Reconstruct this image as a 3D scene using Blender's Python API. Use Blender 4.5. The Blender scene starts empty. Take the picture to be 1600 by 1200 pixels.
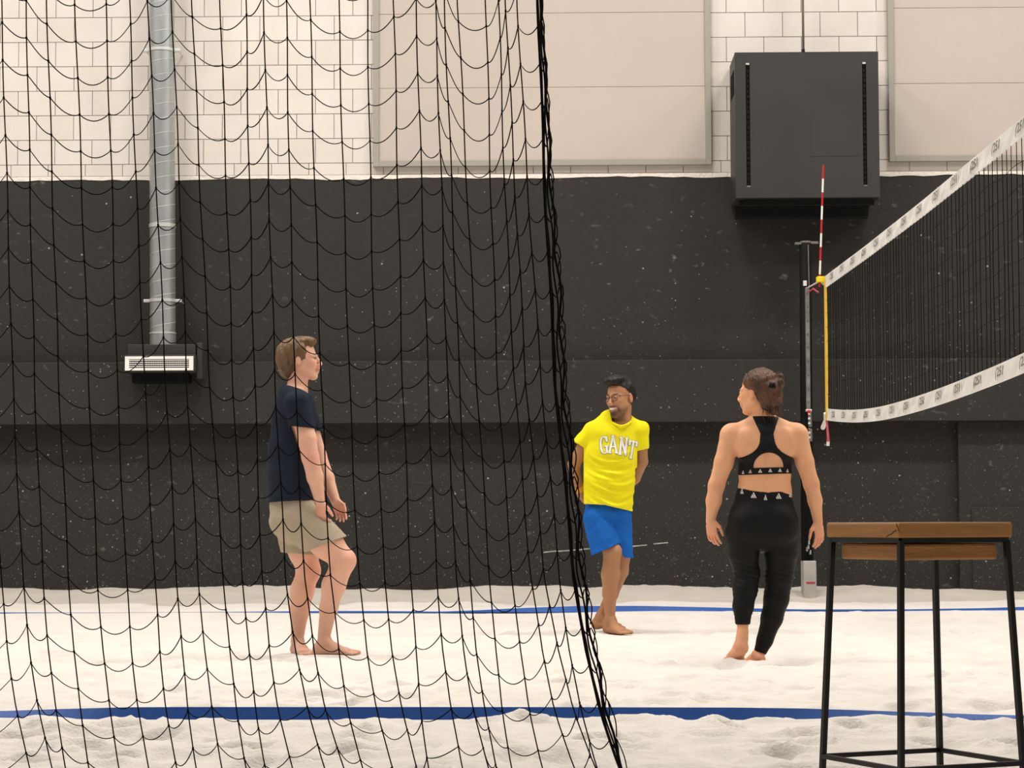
import bpy, bmesh, math, random
import numpy as np
from mathutils import Vector, Matrix

# ------------------------------------------------------------------ camera, world, lamps, exposure
SC = bpy.context.scene
COL = SC.collection
F = 3536.0                      # focal length in pixels of the 1600 px wide frame
HC = 0.77                       # height of the camera above the sand
PITCH = math.atan(215 / F)
ROLL = 0.0031
cam_d = bpy.data.cameras.new('camera')
cam_d.sensor_width = 36.0
cam_d.lens = 36.0 * F / 1600.0
cam_d.clip_start = 0.05
cam_d.clip_end = 200
cam = bpy.data.objects.new('camera', cam_d)
COL.objects.link(cam)
_cr = Matrix.Rotation(math.pi / 2 + PITCH, 4, 'X') @ Matrix.Rotation(-ROLL, 4, 'Z')
cam.matrix_world = Matrix.Translation((0, 0, HC)) @ _cr
SC.camera = cam

world = bpy.data.worlds.new('world')
SC.world = world
world.use_nodes = True
world.node_tree.nodes['Background'].inputs[0].default_value = (1, .93, .84, 1)
world.node_tree.nodes['Background'].inputs[1].default_value = 0.12

SC.view_settings.view_transform = 'Standard'
SC.view_settings.look = 'None'
SC.view_settings.gamma = 1.0
SC.view_settings.use_curve_mapping = False
SC.view_settings.exposure = -0.28

CEIL = 9.6
LAMPS = [(14.3, 370.0), (10.6, 130.0), (6.6, 80.0), (2.0, 25.0)]      # lamp rows over the hall: distance, watts
for ly, pw in LAMPS:
    for lx in (-9.0, -4.5, 0.0, 4.5, 9.0):
        ld = bpy.data.lights.new('hall_lamp', 'AREA')
        ld.shape = 'RECTANGLE'
        ld.size = 1.8
        ld.size_y = 0.5
        ld.energy = pw
        ld.color = (1.0, 0.94, 0.875)
        lo = bpy.data.objects.new('hall_lamp', ld)
        COL.objects.link(lo)
        lo.location = (lx, ly, CEIL - .12)

_M3 = _cr.to_3x3()
def ray(px, py):
    d = _M3 @ Vector(((px - 800) / F, (600 - py) / F, -1.0))
    return d / d.y
def P(px, py, Y):
    return Vector((0, 0, HC)) + ray(px, py) * Y

# ------------------------------------------------------------------ materials
def lin(c):
    return tuple(((v / 255) / 12.92 if v <= 10 else (((v / 255) + .055) / 1.055) ** 2.4) for v in c)
def mat(name, rgb, rough=.6, metal=0.0, noise=None, bump=None, attr=False, spec=.4, sheen=0):
    m = bpy.data.materials.new(name)
    m.use_nodes = True
    nt = m.node_tree
    b = nt.nodes['Principled BSDF']
    b.inputs['Base Color'].default_value = (*rgb, 1)
    b.inputs['Roughness'].default_value = rough
    b.inputs['Metallic'].default_value = metal
    b.inputs['Specular IOR Level'].default_value = spec
    if sheen:
        b.inputs['Sheen Weight'].default_value = sheen
    src = None
    tc = nt.nodes.new('ShaderNodeTexCoord')
    if attr:
        a = nt.nodes.new('ShaderNodeAttribute')
        a.attribute_name = 'tone'
        src = a.outputs['Color']
    if noise:
        sc_, amt, stretch = noise
        mp = nt.nodes.new('ShaderNodeMapping')
        mp.inputs['Scale'].default_value = stretch
        nt.links.new(tc.outputs['Object'], mp.inputs[0])
        n = nt.nodes.new('ShaderNodeTexNoise')
        n.inputs['Scale'].default_value = sc_
        n.inputs['Detail'].default_value = 5
        nt.links.new(mp.outputs[0], n.inputs['Vector'])
        mr = nt.nodes.new('ShaderNodeMapRange')
        mr.inputs[1].default_value = .3; mr.inputs[2].default_value = .7
        mr.inputs[3].default_value = 1 - amt; mr.inputs[4].default_value = 1 + amt
        nt.links.new(n.outputs['Fac'], mr.inputs[0])
        mx = nt.nodes.new('ShaderNodeVectorMath')
        mx.operation = 'SCALE'
        if src is None:
            mx.inputs[0].default_value = rgb
        else:
            nt.links.new(src, mx.inputs[0])
        nt.links.new(mr.outputs[0], mx.inputs['Scale'])
        src = mx.outputs[0]
    if src is not None:
        nt.links.new(src, b.inputs['Base Color'])
    if bump:
        bs, bd, stretch = bump
        mp = nt.nodes.new('ShaderNodeMapping')
        mp.inputs['Scale'].default_value = stretch
        nt.links.new(tc.outputs['Object'], mp.inputs[0])
        n = nt.nodes.new('ShaderNodeTexNoise')
        n.inputs['Scale'].default_value = bs
        n.inputs['Detail'].default_value = 6
        nt.links.new(mp.outputs[0], n.inputs['Vector'])
        bp = nt.nodes.new('ShaderNodeBump')
        bp.inputs['Strength'].default_value = 1.0
        bp.inputs['Distance'].default_value = bd
        nt.links.new(n.outputs['Fac'], bp.inputs['Height'])
        nt.links.new(bp.outputs[0], b.inputs['Normal'])
    return m

def wall_material():
    """dark paint with sand flecks and ball scuffs (denser towards the sand)"""
    m = bpy.data.materials.new('dark_wall_paint')
    m.use_nodes = True
    nt = m.node_tree
    L = nt.links
    b = nt.nodes['Principled BSDF']
    b.inputs['Roughness'].default_value = .62
    b.inputs['Specular IOR Level'].default_value = .22
    tc = nt.nodes.new('ShaderNodeTexCoord')
    def node(t, **kw):
        n = nt.nodes.new(t)
        for k, v in kw.items():
            setattr(n, k, v)
        return n
    def math_(op, a, c):
        n = node('ShaderNodeMath', operation=op)
        for i, v in enumerate((a, c)):
            if isinstance(v, (int, float)): n.inputs[i].default_value = v
            elif v is not None: L.new(v, n.inputs[i])
        return n.outputs[0]
    def noise(scale, det=3, st=(1, 1, 1)):
        mp = node('ShaderNodeMapping'); mp.inputs['Scale'].default_value = st
        L.new(tc.outputs['Object'], mp.inputs[0])
        n = node('ShaderNodeTexNoise'); n.inputs['Scale'].default_value = scale; n.inputs['Detail'].default_value = det
        L.new(mp.outputs[0], n.inputs['Vector'])
        return n.outputs['Fac']
    def flecks(scale, rad, dens_scale, thr, height_bias):
        v = node('ShaderNodeTexVoronoi'); v.inputs['Scale'].default_value = scale
        L.new(tc.outputs['Object'], v.inputs['Vector'])
        near = math_('LESS_THAN', v.outputs['Distance'], rad)
        sx = node('ShaderNodeSeparateColor'); L.new(v.outputs['Color'], sx.inputs[0])
        sz = node('ShaderNodeSeparateXYZ'); L.new(tc.outputs['Object'], sz.inputs[0])
        hb = math_('MULTIPLY', sz.outputs['Z'], height_bias)
        lim = math_('SUBTRACT', math_('MULTIPLY', noise(dens_scale, 2), thr), hb)
        pick = math_('LESS_THAN', sx.outputs[0], lim)
        return math_('MULTIPLY', math_('MULTIPLY', near, pick), sx.outputs[1])
    f1 = flecks(15, .11, 1.3, .50, .060)
    f2 = flecks(36, .17, 1.6, .50, .075)
    f3 = flecks(70, .2, 1.1, .62, .14)
    # scuffs: stretched noise cut high
    sc = noise(11, 9, (1, 1, 1.7)); big = noise(.9, 2)
    scf = math_('MULTIPLY', math_('MAXIMUM', math_('SUBTRACT', sc, .62), 0.0), math_('MAXIMUM', math_('SUBTRACT', big, .42), 0.0))
    scf = math_('MULTIPLY', scf, 9.0)
    tot = math_('ADD', math_('ADD', math_('MULTIPLY', f1, .8), math_('MULTIPLY', f2, .55)), math_('ADD', math_('MULTIPLY', f3, .5), scf))
    cl = node('ShaderNodeClamp'); L.new(tot, cl.inputs[0])
    base = node('ShaderNodeMix', data_type='RGBA')
    base.inputs[6].default_value = (*WALL_DARK, 1)
    base.inputs[7].default_value = (*[v * 1.35 for v in WALL_DARK], 1)
    L.new(noise(2.2, 5), base.inputs[0])
    mx = node('ShaderNodeMix', data_type='RGBA')
    mx.inputs[7].default_value = (.42, .40, .37, 1)
    L.new(cl.outputs[0], mx.inputs[0]); L.new(base.outputs[2], mx.inputs[6])
    L.new(mx.outputs[2], b.inputs['Base Color'])
    bp = node('ShaderNodeBump'); bp.inputs['Distance'].default_value = .004
    L.new(noise(25, 6), bp.inputs['Height']); L.new(bp.outputs[0], b.inputs['Normal'])
    return m

WALL_DARK = (.0245, .0235, .0212)
M = {}
M['dark_wall'] = wall_material()
M['block'] = mat('white_painted_block', (.665, .625, .58), .75, noise=(3, .05, (1, 1, 1)), bump=(60, .002, (1, 1, 1)))
M['block_b'] = mat('white_painted_block_warm', (.645, .60, .55), .75, noise=(3, .05, (1, 1, 1)), bump=(60, .002, (1, 1, 1)))
M['mortar'] = mat('mortar', (.45, .41, .37), .9, bump=(80, .003, (1, 1, 1)))
M['lip'] = mat('white_mortar_lip', (.76, .71, .65), .8, bump=(40, .01, (1, 1, 1)))
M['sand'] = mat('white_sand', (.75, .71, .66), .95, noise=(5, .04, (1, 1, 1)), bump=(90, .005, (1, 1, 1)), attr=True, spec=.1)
M['ceiling'] = mat('ceiling_paint', (.35, .33, .30), .9)
M['side'] = mat('side_wall_paint', (.30, .285, .26), .85)
M['panel'] = mat('beige_panel', (.49, .43, .385), .8, noise=(1.2, .03, (1, 1, 1)), bump=(150, .001, (1, 1, 1)))
M['frame'] = mat('grey_frame', (.33, .31, .275), .5)
M['zinc'] = mat('galvanised_steel', (.38, .405, .41), .38, .65, noise=(4, .16, (3, 3, .7)))
M['zinc_seam'] = mat('duct_seam', (.62, .64, .63), .4, .5)
M['cabinet'] = mat('black_cabinet', (.031, .030, .028), .5, noise=(2, .12, (1, 1, 1)))
M['black'] = mat('matt_black', (.005, .005, .005), .7, spec=.15)
M['blackmetal'] = mat('black_metal', (.006, .006, .006), .4, .0, spec=.3)
M['white'] = mat('white_enamel', (.85, .84, .80), .4)
M['cord'] = mat('net_cord', (.005, .0045, .004), .9, spec=.1)
M['netcord'] = mat('volleyball_cord', (.004, .004, .004), .9, spec=.1)
M['tape'] = mat('white_vinyl', (.80, .79, .76), .5, noise=(3, .05, (1, 1, 1)), bump=(9, .012, (1, 3, 1)))
M['ink'] = mat('grey_ink', (.20, .185, .17), .7)
M['yellow'] = mat('yellow_band', (.75, .50, .05), .6)
M['yellowb'] = mat('yellow_clip', (.85, .70, .02), .5)
M['red'] = mat('red_plastic', (.50, .015, .03), .45)
M['rope_red'] = mat('red_rope', (.42, .06, .09), .8)
M['rope_w'] = mat('white_rope', (.70, .66, .62), .8)
M['rail'] = mat('grey_rail', (.25, .24, .235), .4, .5, noise=(6, .2, (1, 1, 3)))
M['rail_dark'] = mat('rail_slot', (.10, .10, .10), .5)
M['pad'] = mat('grey_pad', (.40, .385, .36), .7, noise=(6, .15, (1, 1, 1)))
M['blue'] = mat('blue_webbing', (.016, .085, .36), .6, bump=(200, .001, (1, 1, 1)))
M['oak'] = mat('brown_wood', (.40, .185, .052), .6, noise=(5, .18, (1, 1, 9)), bump=(30, .002, (1, 1, 6)))
M['oak_edge'] = mat('worn_wood_edge', (.62, .42, .26), .7, noise=(12, .25, (1, 1, 1)))
M['crack'] = mat('wood_crack', (.04, .018, .008), .9)
M['scrape'] = mat('scrape_mark', (.33, .33, .31), .8, noise=(30, .3, (1, 1, 1)))

# ------------------------------------------------------------------ mesh helpers
def tag(o, label=None, cat=None, group=None, kind=None):
    if label: o['label'] = label
    if cat: o['category'] = cat
    if group: o['group'] = group
    if kind: o['kind'] = kind
    return o
def empty(name, loc, rz=0.0):
    o = bpy.data.objects.new(name, None)
    COL.objects.link(o)
    o.location = loc
    o.rotation_euler = (0, 0, rz)
    o.empty_display_size = .1
    return o
class MB:
    def __init__(self): self.v = []; self.f = []
    def box(self, lo, hi, c=0.0):
        x0, y0, z0 = lo; x1, y1, z1 = hi
        b = len(self.v)
        if c <= 0:
            self.v += [(x, y, z) for z in (z0, z1) for y in (y0, y1) for x in (x0, x1)]
            self.f += [tuple(b + i for i in q) for q in ((0, 2, 3, 1), (4, 5, 7, 6), (0, 1, 5, 4), (2, 6, 7, 3), (0, 4, 6, 2), (1, 3, 7, 5))]
            return self
        bm = bmesh.new()
        bmesh.ops.create_cube(bm, size=1)
        for v in bm.verts:
            v.co = Vector(((x0 + x1) / 2 + v.co.x * (x1 - x0), (y0 + y1) / 2 + v.co.y * (y1 - y0), (z0 + z1) / 2 + v.co.z * (z1 - z0)))
        bmesh.ops.bevel(bm, geom=bm.edges[:], offset=c, segments=2, affect='EDGES', profile=.5)
        return self._bm(bm)
    def _bm(self, bm):
        b = len(self.v)
        bm.verts.index_update()
        self.v += [tuple(v.co) for v in bm.verts]
        self.f += [tuple(b + v.index for v in f.verts) for f in bm.faces]
        bm.free()
        return self
    def tube(self, pts, r, n=8, closed=False, cap=True):
        pts = [Vector(p) for p in pts]
        rs = r if isinstance(r, (list, tuple)) else [r] * len(pts)
        b = len(self.v); m = len(pts)
        up = None
        for i, p in enumerate(pts):
            if closed: t = pts[(i + 1) % m] - pts[i - 1]
            else: t = pts[min(i + 1, m - 1)] - pts[max(i - 1, 0)]
            t.normalize()
            if up is None:
                up = Vector((0, 0, 1)) if abs(t.z) < .9 else Vector((1, 0, 0))
            s = t.cross(up).normalized()
            up = s.cross(t).normalized()
            for k in range(n):
                a = 2 * math.pi * (k + .5) / n
                self.v.append(tuple(p + (s * math.cos(a) + up * math.sin(a)) * rs[i]))
        for i in range(m if closed else m - 1):
            j = (i + 1) % m
            for k in range(n):
                l = (k + 1) % n
                self.f.append((b + i * n + k, b + i * n + l, b + j * n + l, b + j * n + k))
        if cap and not closed:
            self.f.append(tuple(b + k for k in range(n))[::-1])
            self.f.append(tuple(b + (m - 1) * n + k for k in range(n)))
        return self
    def bar(self, a, b_, w, h=None):
        """square bar from a to b"""
        return self.tube([a, b_], (w / 2) * math.sqrt(2), 4)
    def prism(self, poly, y0, y1):
        """polygon in XZ extruded along Y"""
        b = len(self.v); n = len(poly)
        self.v += [(x, y0, z) for x, z in poly] + [(x, y1, z) for x, z in poly]
        self.f.append(tuple(b + i for i in range(n)))
        self.f.append(tuple(b + n + i for i in range(n))[::-1])
        for i in range(n):
            j = (i + 1) % n
            self.f.append((b + i, b + n + i, b + n + j, b + j))
        return self
    def build(self, name, m, parent=None, off=(0, 0, 0), smooth=False, kind=None):
        me = bpy.data.meshes.new(name)
        ox, oy, oz = off
        me.from_pydata([(x - ox, y - oy, z - oz) for x, y, z in self.v], [], self.f)
        me.materials.append(m)
        bm = bmesh.new(); bm.from_mesh(me)
        bmesh.ops.recalc_face_normals(bm, faces=bm.faces)
        bm.to_mesh(me); bm.free()
        if smooth:
            me.polygons.foreach_set('use_smooth', [True] * len(me.polygons))
        return link(name, me, parent, kind)
def link(name, me, parent=None, kind=None, loc=None):
    o = bpy.data.objects.new(name, me)
    COL.objects.link(o)
    if parent is not None: o.parent = parent
    if loc is not None: o.location = loc
    if kind: o['kind'] = kind
    return o

# ------------------------------------------------------------------ the hall
YW, YAW = 18.4, 0.021
WORG = Vector((0, YW, 0))
WX = Vector((math.cos(YAW), -math.sin(YAW), 0))
WN = Vector((-math.sin(YAW), -math.cos(YAW), 0))     # out of the wall, towards the court
def W(px, py, out=0.0):
    """pixel -> (x along the wall, z) on the plane `out` metres in front of the wall"""
    d = ray(px, py); o = Vector((0, 0, HC))
    t = ((WORG + WN * out) - o).dot(WN) / d.dot(WN)
    q = o + d * t
    return (q - WORG).dot(WX), q.z
def wall_thing(name, x, out, z):
    o = empty(name, WORG + WX * x + WN * out + Vector((0, 0, z)), -YAW)
    return o
# local wall frame: x along the wall, y INTO the wall (out of wall = -y), z up

def fbm_lattice(seed):
    rng = np.random.RandomState(seed)
    return rng.rand(256, 256).astype(np.float32)
LAT = [fbm_lattice(i) for i in range(8)]
def vnoise(x, y, k):
    x = np.asarray(x, dtype=np.float64); y = np.asarray(y, dtype=np.float64)
    xi = np.floor(x).astype(int); yi = np.floor(y).astype(int)
    fx = x - xi; fy = y - yi
    fx = fx * fx * (3 - 2 * fx); fy = fy * fy * (3 - 2 * fy)
    A = LAT[k % 8]
    g = lambda a, b: A[a % 256, b % 256]
    return ((g(xi, yi) * (1 - fx) + g(xi + 1, yi) * fx) * (1 - fy) + (g(xi, yi + 1) * (1 - fx) + g(xi + 1, yi + 1) * fx) * fy) * 2 - 1

def sand_base(Y, X):
    z = np.interp(Y, [15.3, 16.9, 17.45, 17.75, 18.15, 18.6], [0, .112, .125, .15, .225, .24])
    return z
_rng = np.random.RandomState(5)
PITS = []
for _ in range(900):
    yy = 4.0 + 13.2 * _rng.rand()
    PITS.append((_rng.uniform(-4.8, 4.8), yy, _rng.uniform(.055, .15), _rng.uniform(.6, 1.0), _rng.rand() * math.pi))
FLAT = []          # (x, y, radius, z): where feet stand the sand is pressed level
def sand_z(X, Y):
    X = np.asarray(X, dtype=np.float64); Y = np.asarray(Y, dtype=np.float64)
    z = sand_base(Y, X)
    wx = X + .25 * vnoise(X * 1.3 + 3, Y * 1.3, 5)
    wy = Y + .25 * vnoise(X * 1.3, Y * 1.3 + 9, 6)
    rough = np.interp(Y, [6, 8.4, 9.6, 16.6, 17.6, 18.5], [1.4, 1.25, 1.0, .5, .5, .6])
    n = .019 * vnoise(wx * .9, wy * .9, 0)
    n2 = .016 * (1 - 2.2 * np.abs(vnoise(wx * 2.2, wy * 2.2, 1)))
    n3 = .013 * (1 - 2 * np.abs(vnoise(wx * 4.8 + 2, wy * 5.2, 2))) + .006 * (1 - 2 * np.abs(vnoise(wx * 11, wy * 11, 3))) + .002 * vnoise(wx * 24, wy * 24, 4)
    z = z + rough * (n + n2 + n3)
    edge = np.exp(-((Y - 18.3) / .25) ** 2)
    z = z + edge * .02 * vnoise(X * 1.1, Y * 0 + 2, 4) + np.exp(-((Y - 17.6) / .15) ** 2) * .014 * vnoise(X * 2.3, Y * 0 + 7, 4)
    return z
def sand_full(X, Y):
    z = sand_z(X, Y)
    for (px, py, r, s, a) in PITS:
        if z.ndim != 2: break
        ix = np.where(np.abs(X[0] - px) < r * 3.2)[0]; iy = np.where(np.abs(Y[:, 0] - py) < r * 3.2)[0]
        if len(ix) < 2 or len(iy) < 2: continue
        sl = (slice(iy[0], iy[-1] + 1), slice(ix[0], ix[-1] + 1))
        dx = X[sl] - px; dy = Y[sl] - py
        u = dx * math.cos(a) + dy * math.sin(a); v = (-dx * math.sin(a) + dy * math.cos(a)) * 1.7
        q = (u * u + v * v) / (r * r)
        k = np.exp(-q * 1.1)
        rim = np.exp(-((np.sqrt(q) - 1.35) / .38) ** 2) * (.6 + .5 * (u > 0))
        amp = .036 * s * (1.3 if py < 8.7 else .95 if py < 16 else .3)
        z[sl] += -amp * k + amp * .42 * rim
    # the sand along the near line: level, so that the webbing lies free
    w = np.exp(-((Y - 8.84) / .17) ** 4)
    lv = np.where(Y < 8.86, -.004, .0)
    z = z * (1 - w) + w * (lv + .017 * np.maximum(vnoise(X * 1.6 + 11, Y * 0 + 1, 7), 0) ** 1.5 * (Y < 8.84))
    w = np.exp(-((Y - 16.86) / .20) ** 4)
    lv = .098 + .012 * vnoise(X * .9 + 5, Y * 0 + 3, 6) * (Y < 16.9)
    z = z * (1 - w) + w * lv
    for (fx, fy, r, fz) in FLAT:
        d2 = ((X - fx) ** 2 + (Y - fy) ** 2) / (r * r)
        k = np.exp(-d2 ** 2)
        z = z * (1 - k) + k * fz
    return z

# ---- back wall
def wmesh(mb, name, m, root, smooth=False, kind=None):
    return mb.build(name, m, root, smooth=smooth, kind=kind)
XL, XR = -11.5, 11.5
zt = (W(0, 283)[1] + W(1600, 273)[1]) / 2            # top of the dark plaster
wb = MB().box((XL, .012, zt - .05), (XR, .30, CEIL)).build('wall_back', M['mortar'])
wb.location = WORG; wb.rotation_euler = (0, 0, -YAW)
tag(wb, 'tall hall wall, white blocks above and dark speckled paint below', kind='structure')
zl1 = (W(0, 569)[1] + W(1600, 562)[1]) / 2
zl2 = (W(0, 664, .17)[1] + W(1600, 657, .17)[1]) / 2
wmesh(MB().box((XL, -.004, 0), (XR, .30, zt)), 'painted_plaster', M['dark_wall'], wb)
wmesh(MB().box((XL, -.17, zl2), (XR, .0, zl1), .006), 'ledge_beam', M['dark_wall'], wb)
xp = W(1498, 760, .07)[0]
wmesh(MB().box((xp, -.075, 0), (XR, .0, zl2), .004), 'pier', M['dark_wall'], wb)
xq, zq = W(1518, 792, .085)
wmesh(MB().box((xq, -.088, 0), (XR, -.07, zq), .004), 'pier_plinth', M['dark_wall'], wb)
# ragged white mortar lip where the blocks meet the dark paint
rng = random.Random(3)
mb = MB(); n = 260
top = zt + .032
lo = [zt + .006 * math.sin(i * .37) + rng.uniform(-.006, .006) for i in range(n + 1)]
for i in range(n):
    x0 = XL + (XR - XL) * i / n; x1 = XL + (XR - XL) * (i + 1) / n
    mb.prism([(x0, lo[i]), (x1, lo[i + 1]), (x1, top), (x0, top)], -.010, .013)
wmesh(mb, 'mortar_lip', M['lip'], wb)
# blocks
xj0 = W(87, 85)[0]; xj1 = W(1311, 76)[0]
BP = (xj1 - xj0) / 21.0
zrow = W(100, 257.5)[1]
BH = (W(100, 66)[1] - zrow) / 5.0
me_full = None
nb = 0; far_blocks = MB()
wins = [((583, 8), (1112, 257)), ((1388, 8), (1900, 249))]
wx = []
for (a, b) in wins:
    x0, _ = W(a[0], 100, .05); x1, z0 = W(b[0], b[1], .05)
    wx.append((x0, x1, z0))
wx[1] = (wx[1][0], wx[1][0] + (wx[0][1] - wx[0][0]), wx[1][2])
WTOP = 6.9
G = .0055
for r in range(-1, 18):
    z0 = zrow + r * BH if r >= 0 else top + .002
    z1 = zrow + (r + 1) * BH
    if z1 > CEIL: break
    off = xj0 + (BP / 2 if r % 2 == 1 else 0) + (.1 if r < 0 else 0)
    for k in range(-40, 45):
        x0 = off + k * BP; x1 = x0 + BP
        if x0 < XL or x1 > XR: continue
        if any(x0 > w0 + .03 and x1 < w1 - .03 and z0 > wz + .03 and z1 < WTOP for (w0, w1, wz) in wx): continue
        p = -.0015 * rng.random()
        near = -4.9 < x0 and x1 < 4.7 and z1 < zrow + 8.2 * BH + .3
        if near:
            me = bpy.data.meshes.new('block') if False else None
            o = MB().box((x0 + G / 2, p, z0 + G / 2), (x1 - G / 2, .02, z1 - G / 2)).build('block', M['block_b'] if rng.random() < .3 else M['block'], wb)
            nb += 1
        else:
            far_blocks.box((x0 + G / 2, p, z0 + G / 2), (x1 - G / 2, .02, z1 - G / 2))
wmesh(far_blocks, 'block_courses', M['block'], wb, kind='stuff')
print('blocks', nb)
# long scrape on the dark paint
sc = [((849, 862), (869, 860)), ((869, 860.5), (912, 857.5)), ((912, 857), (926, 856)), ((988, 852.5), (1011, 850.5)), ((1021, 848.8), (1044, 846.8))]
mb = MB()
for a, b in sc:
    ax, az = W(*a); bx, bz = W(*b)
    mb.prism([(ax, az), (bx, bz), (bx, bz - .010), (ax, az - .011)], -.006, -.003)
wmesh(mb, 'scrape_mark', M['scrape'], wb)

# ---- panelled window openings
for i, (x0, x1, z0) in enumerate(wx):
    w = empty('window_%d' % (i + 1), WORG + WX * x0 + Vector((0, 0, z0)), -YAW)
    tag(w, kind='structure')
    tag(w, 'wide opening closed by beige panels in a grey frame, %s' % ('left of the black cabinet' if i == 0 else 'right of the black cabinet'))
    wd = x1 - x0; ht = WTOP - z0; fr = .048
    f = MB().box((0, -.055, 0), (fr, .0, ht), .003).box((wd - fr, -.055, 0), (wd, .0, ht), .003)
    f.box((fr, -.055, 0), (wd - fr, .0, fr), .003).box((fr, -.055, ht - fr), (wd - fr, 0, ht), .003)
    f.build('window_frame', M['frame'], w)
    ys = [136, 20] if i == 0 else [130, 12]
    xr = 900 if i == 0 else 1500
    zs = [fr] + [W(xr, y, .04)[1] - z0 for y in ys]
    st = zs[2] - zs[1]
    while zs[-1] + st < ht - fr - .1: zs.append(zs[-1] + st)
    zs.append(ht - fr)
    for a, b in zip(zs, zs[1:]):
        MB().box((fr, -.040, a + .0015), (wd - fr, -.01, b - .0015), .0015).build('panel', M['panel'], w)
    MB().box((fr, -.034, fr), (wd - fr, 0, ht - fr)).build('backing', M['panel'], w)

# ---- other walls, ceiling
def slab(name, lo, hi, m):
    o = MB().box(lo, hi).build(name, m)
    return tag(o, kind='structure')
slab('wall_left', (-11.8, -6, 0), (-11.4, 18.9, CEIL), M['side'])
slab('wall_right', (11.3, -6, 0), (11.7, 18.9, CEIL), M['side'])
slab('wall_front', (-11.8, -6.3, 0), (11.7, -6, CEIL), M['side'])
slab('ceiling', (-11.8, -6.3, CEIL), (11.7, 18.9, CEIL + .2), M['ceiling'])

# ---- where the people stand
S1, S2, S3 = 273.0, 232.0, 285.0
Z1, Z2, Z3 = F / S1, F / S2, F / S3
def gx(u, Z): return (u - 800) * Z / F
FLAT += [(gx(466, Z1), Z1 + .05, .16, P(466, 1022, Z1).z), (gx(520, Z1), Z1 - .08, .20, P(520, 1021, Z1).z),
         (gx(945, Z2), Z2 + .03, .17, P(945, 987, Z2).z), (gx(968, Z2), Z2 - .08, .15, P(968, 991, Z2).z),
         (gx(1149, Z3), Z3 + .08, .14, P(1149, 1033, Z3).z), (gx(1186, Z3), Z3 + .13, .17, P(1186, 1036, Z3).z)]
# ---- stool location
ZST = 6.0
SST = F / ZST
# ---- sand
def grid_axis(parts):
    out = []
    for a, b, s in parts:
        out += list(np.arange(a, b - 1e-6, s))
    out.append(parts[-1][1])
    return np.array(out)
gxs = grid_axis([(-11.4, -5.2, .25), (-5.2, -3.4, .05), (-3.4, 3.4, .021), (3.4, 5.2, .05), (5.2, 11.3, .25)])
gys = grid_axis([(-6, 4.2, .3), (4.2, 5.8, .05), (5.8, 12.0, .019), (12.0, 18.1, .026), (18.1, 18.6, .03)])
Xg, Yg = np.meshgrid(gxs, gys)
Zg = sand_full(Xg, Yg)
ny, nx = Xg.shape
me = bpy.data.meshes.new('floor')
me.vertices.add(nx * ny)
me.vertices.foreach_set('co', np.stack([Xg, Yg, Zg], -1).astype(np.float32).ravel())
ii = (np.arange(ny - 1)[:, None] * nx + np.arange(nx - 1)[None, :]).ravel()
q = np.stack([ii, ii + 1, ii + nx + 1, ii + nx], -1).astype(np.int32)
me.loops.add(q.size); me.loops.foreach_set('vertex_index', q.ravel())
me.polygons.add(len(q)); me.polygons.foreach_set('loop_start', np.arange(len(q), dtype=np.int32) * 4)
me.polygons.foreach_set('use_smooth', np.ones(len(q), dtype=bool))
me.update(); me.validate()
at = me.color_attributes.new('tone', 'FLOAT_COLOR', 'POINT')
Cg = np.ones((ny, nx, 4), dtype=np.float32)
grey_strip = np.clip((Yg - 17.62 + .10 * vnoise(Xg * 1.7, Yg * 0 + 1, 3) + .05 * vnoise(Xg * 6, Yg * 6, 2)) / .05, 0, 1)      # mask of the greyer sand along the wall, uneven front edge
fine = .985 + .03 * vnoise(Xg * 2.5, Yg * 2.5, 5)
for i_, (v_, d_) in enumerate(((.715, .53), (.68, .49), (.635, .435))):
    Cg[:, :, i_] = (v_ * (1 - grey_strip) + d_ * grey_strip) * fine
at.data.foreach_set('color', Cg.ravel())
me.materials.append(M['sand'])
fl = link('floor', me)
tag(fl, 'churned white beach sand with footprints', kind='structure')
def sand_at(x, y):
    i = int(np.clip(np.searchsorted(gxs, x), 0, nx - 1)); j = int(np.clip(np.searchsorted(gys, y), 0, ny - 1))
    return float(Zg[j, i])

# ---- blue court lines: webbing that twists from edge-up to flat
def ribbon(name, pts, label):
    """pts: (px, upper y, lower y) ; Z depth each"""
    v = []; f = []
    Zr, rows = pts
    root_z = None
    for i, (px, yu, yl) in enumerate(rows):
        a = P(px, yu, Zr); b = P(px, yl, Zr)
        w = .05; hgt = min(a.z - b.z, w * .999)
        dep = math.sqrt(max(w * w - hgt * hgt, 0))
        c = (a + b) / 2
        for s in (-1, 1):
            v.append((c.x, c.y + s * dep / 2 * 1.0, c.z + s * hgt / 2 ))
    n = len(rows)
    bm = bmesh.new()
    vs = [bm.verts.new(p) for p in v]
    for i in range(n - 1):
        bm.faces.new((vs[2 * i], vs[2 * i + 2], vs[2 * i + 3], vs[2 * i + 1]))
    me = bpy.data.meshes.new(name); bm.to_mesh(me); bm.free()
    me.materials.append(M['blue'])
    o = link(name, me)
    md = o.modifiers.new('thick', 'SOLIDIFY'); md.thickness = .002; md.offset = 0
    tag(o, label, 'court line', 'blue court lines')
    return o
def dense(rows, step=14):
    out = []
    xs = [r[0] for r in rows]
    x = xs[0]
    while x <= xs[-1]:
        out.append((x, float(np.interp(x, xs, [r[1] for r in rows])), float(np.interp(x, xs, [r[2] for r in rows]))))
        x += step
    return out
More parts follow.
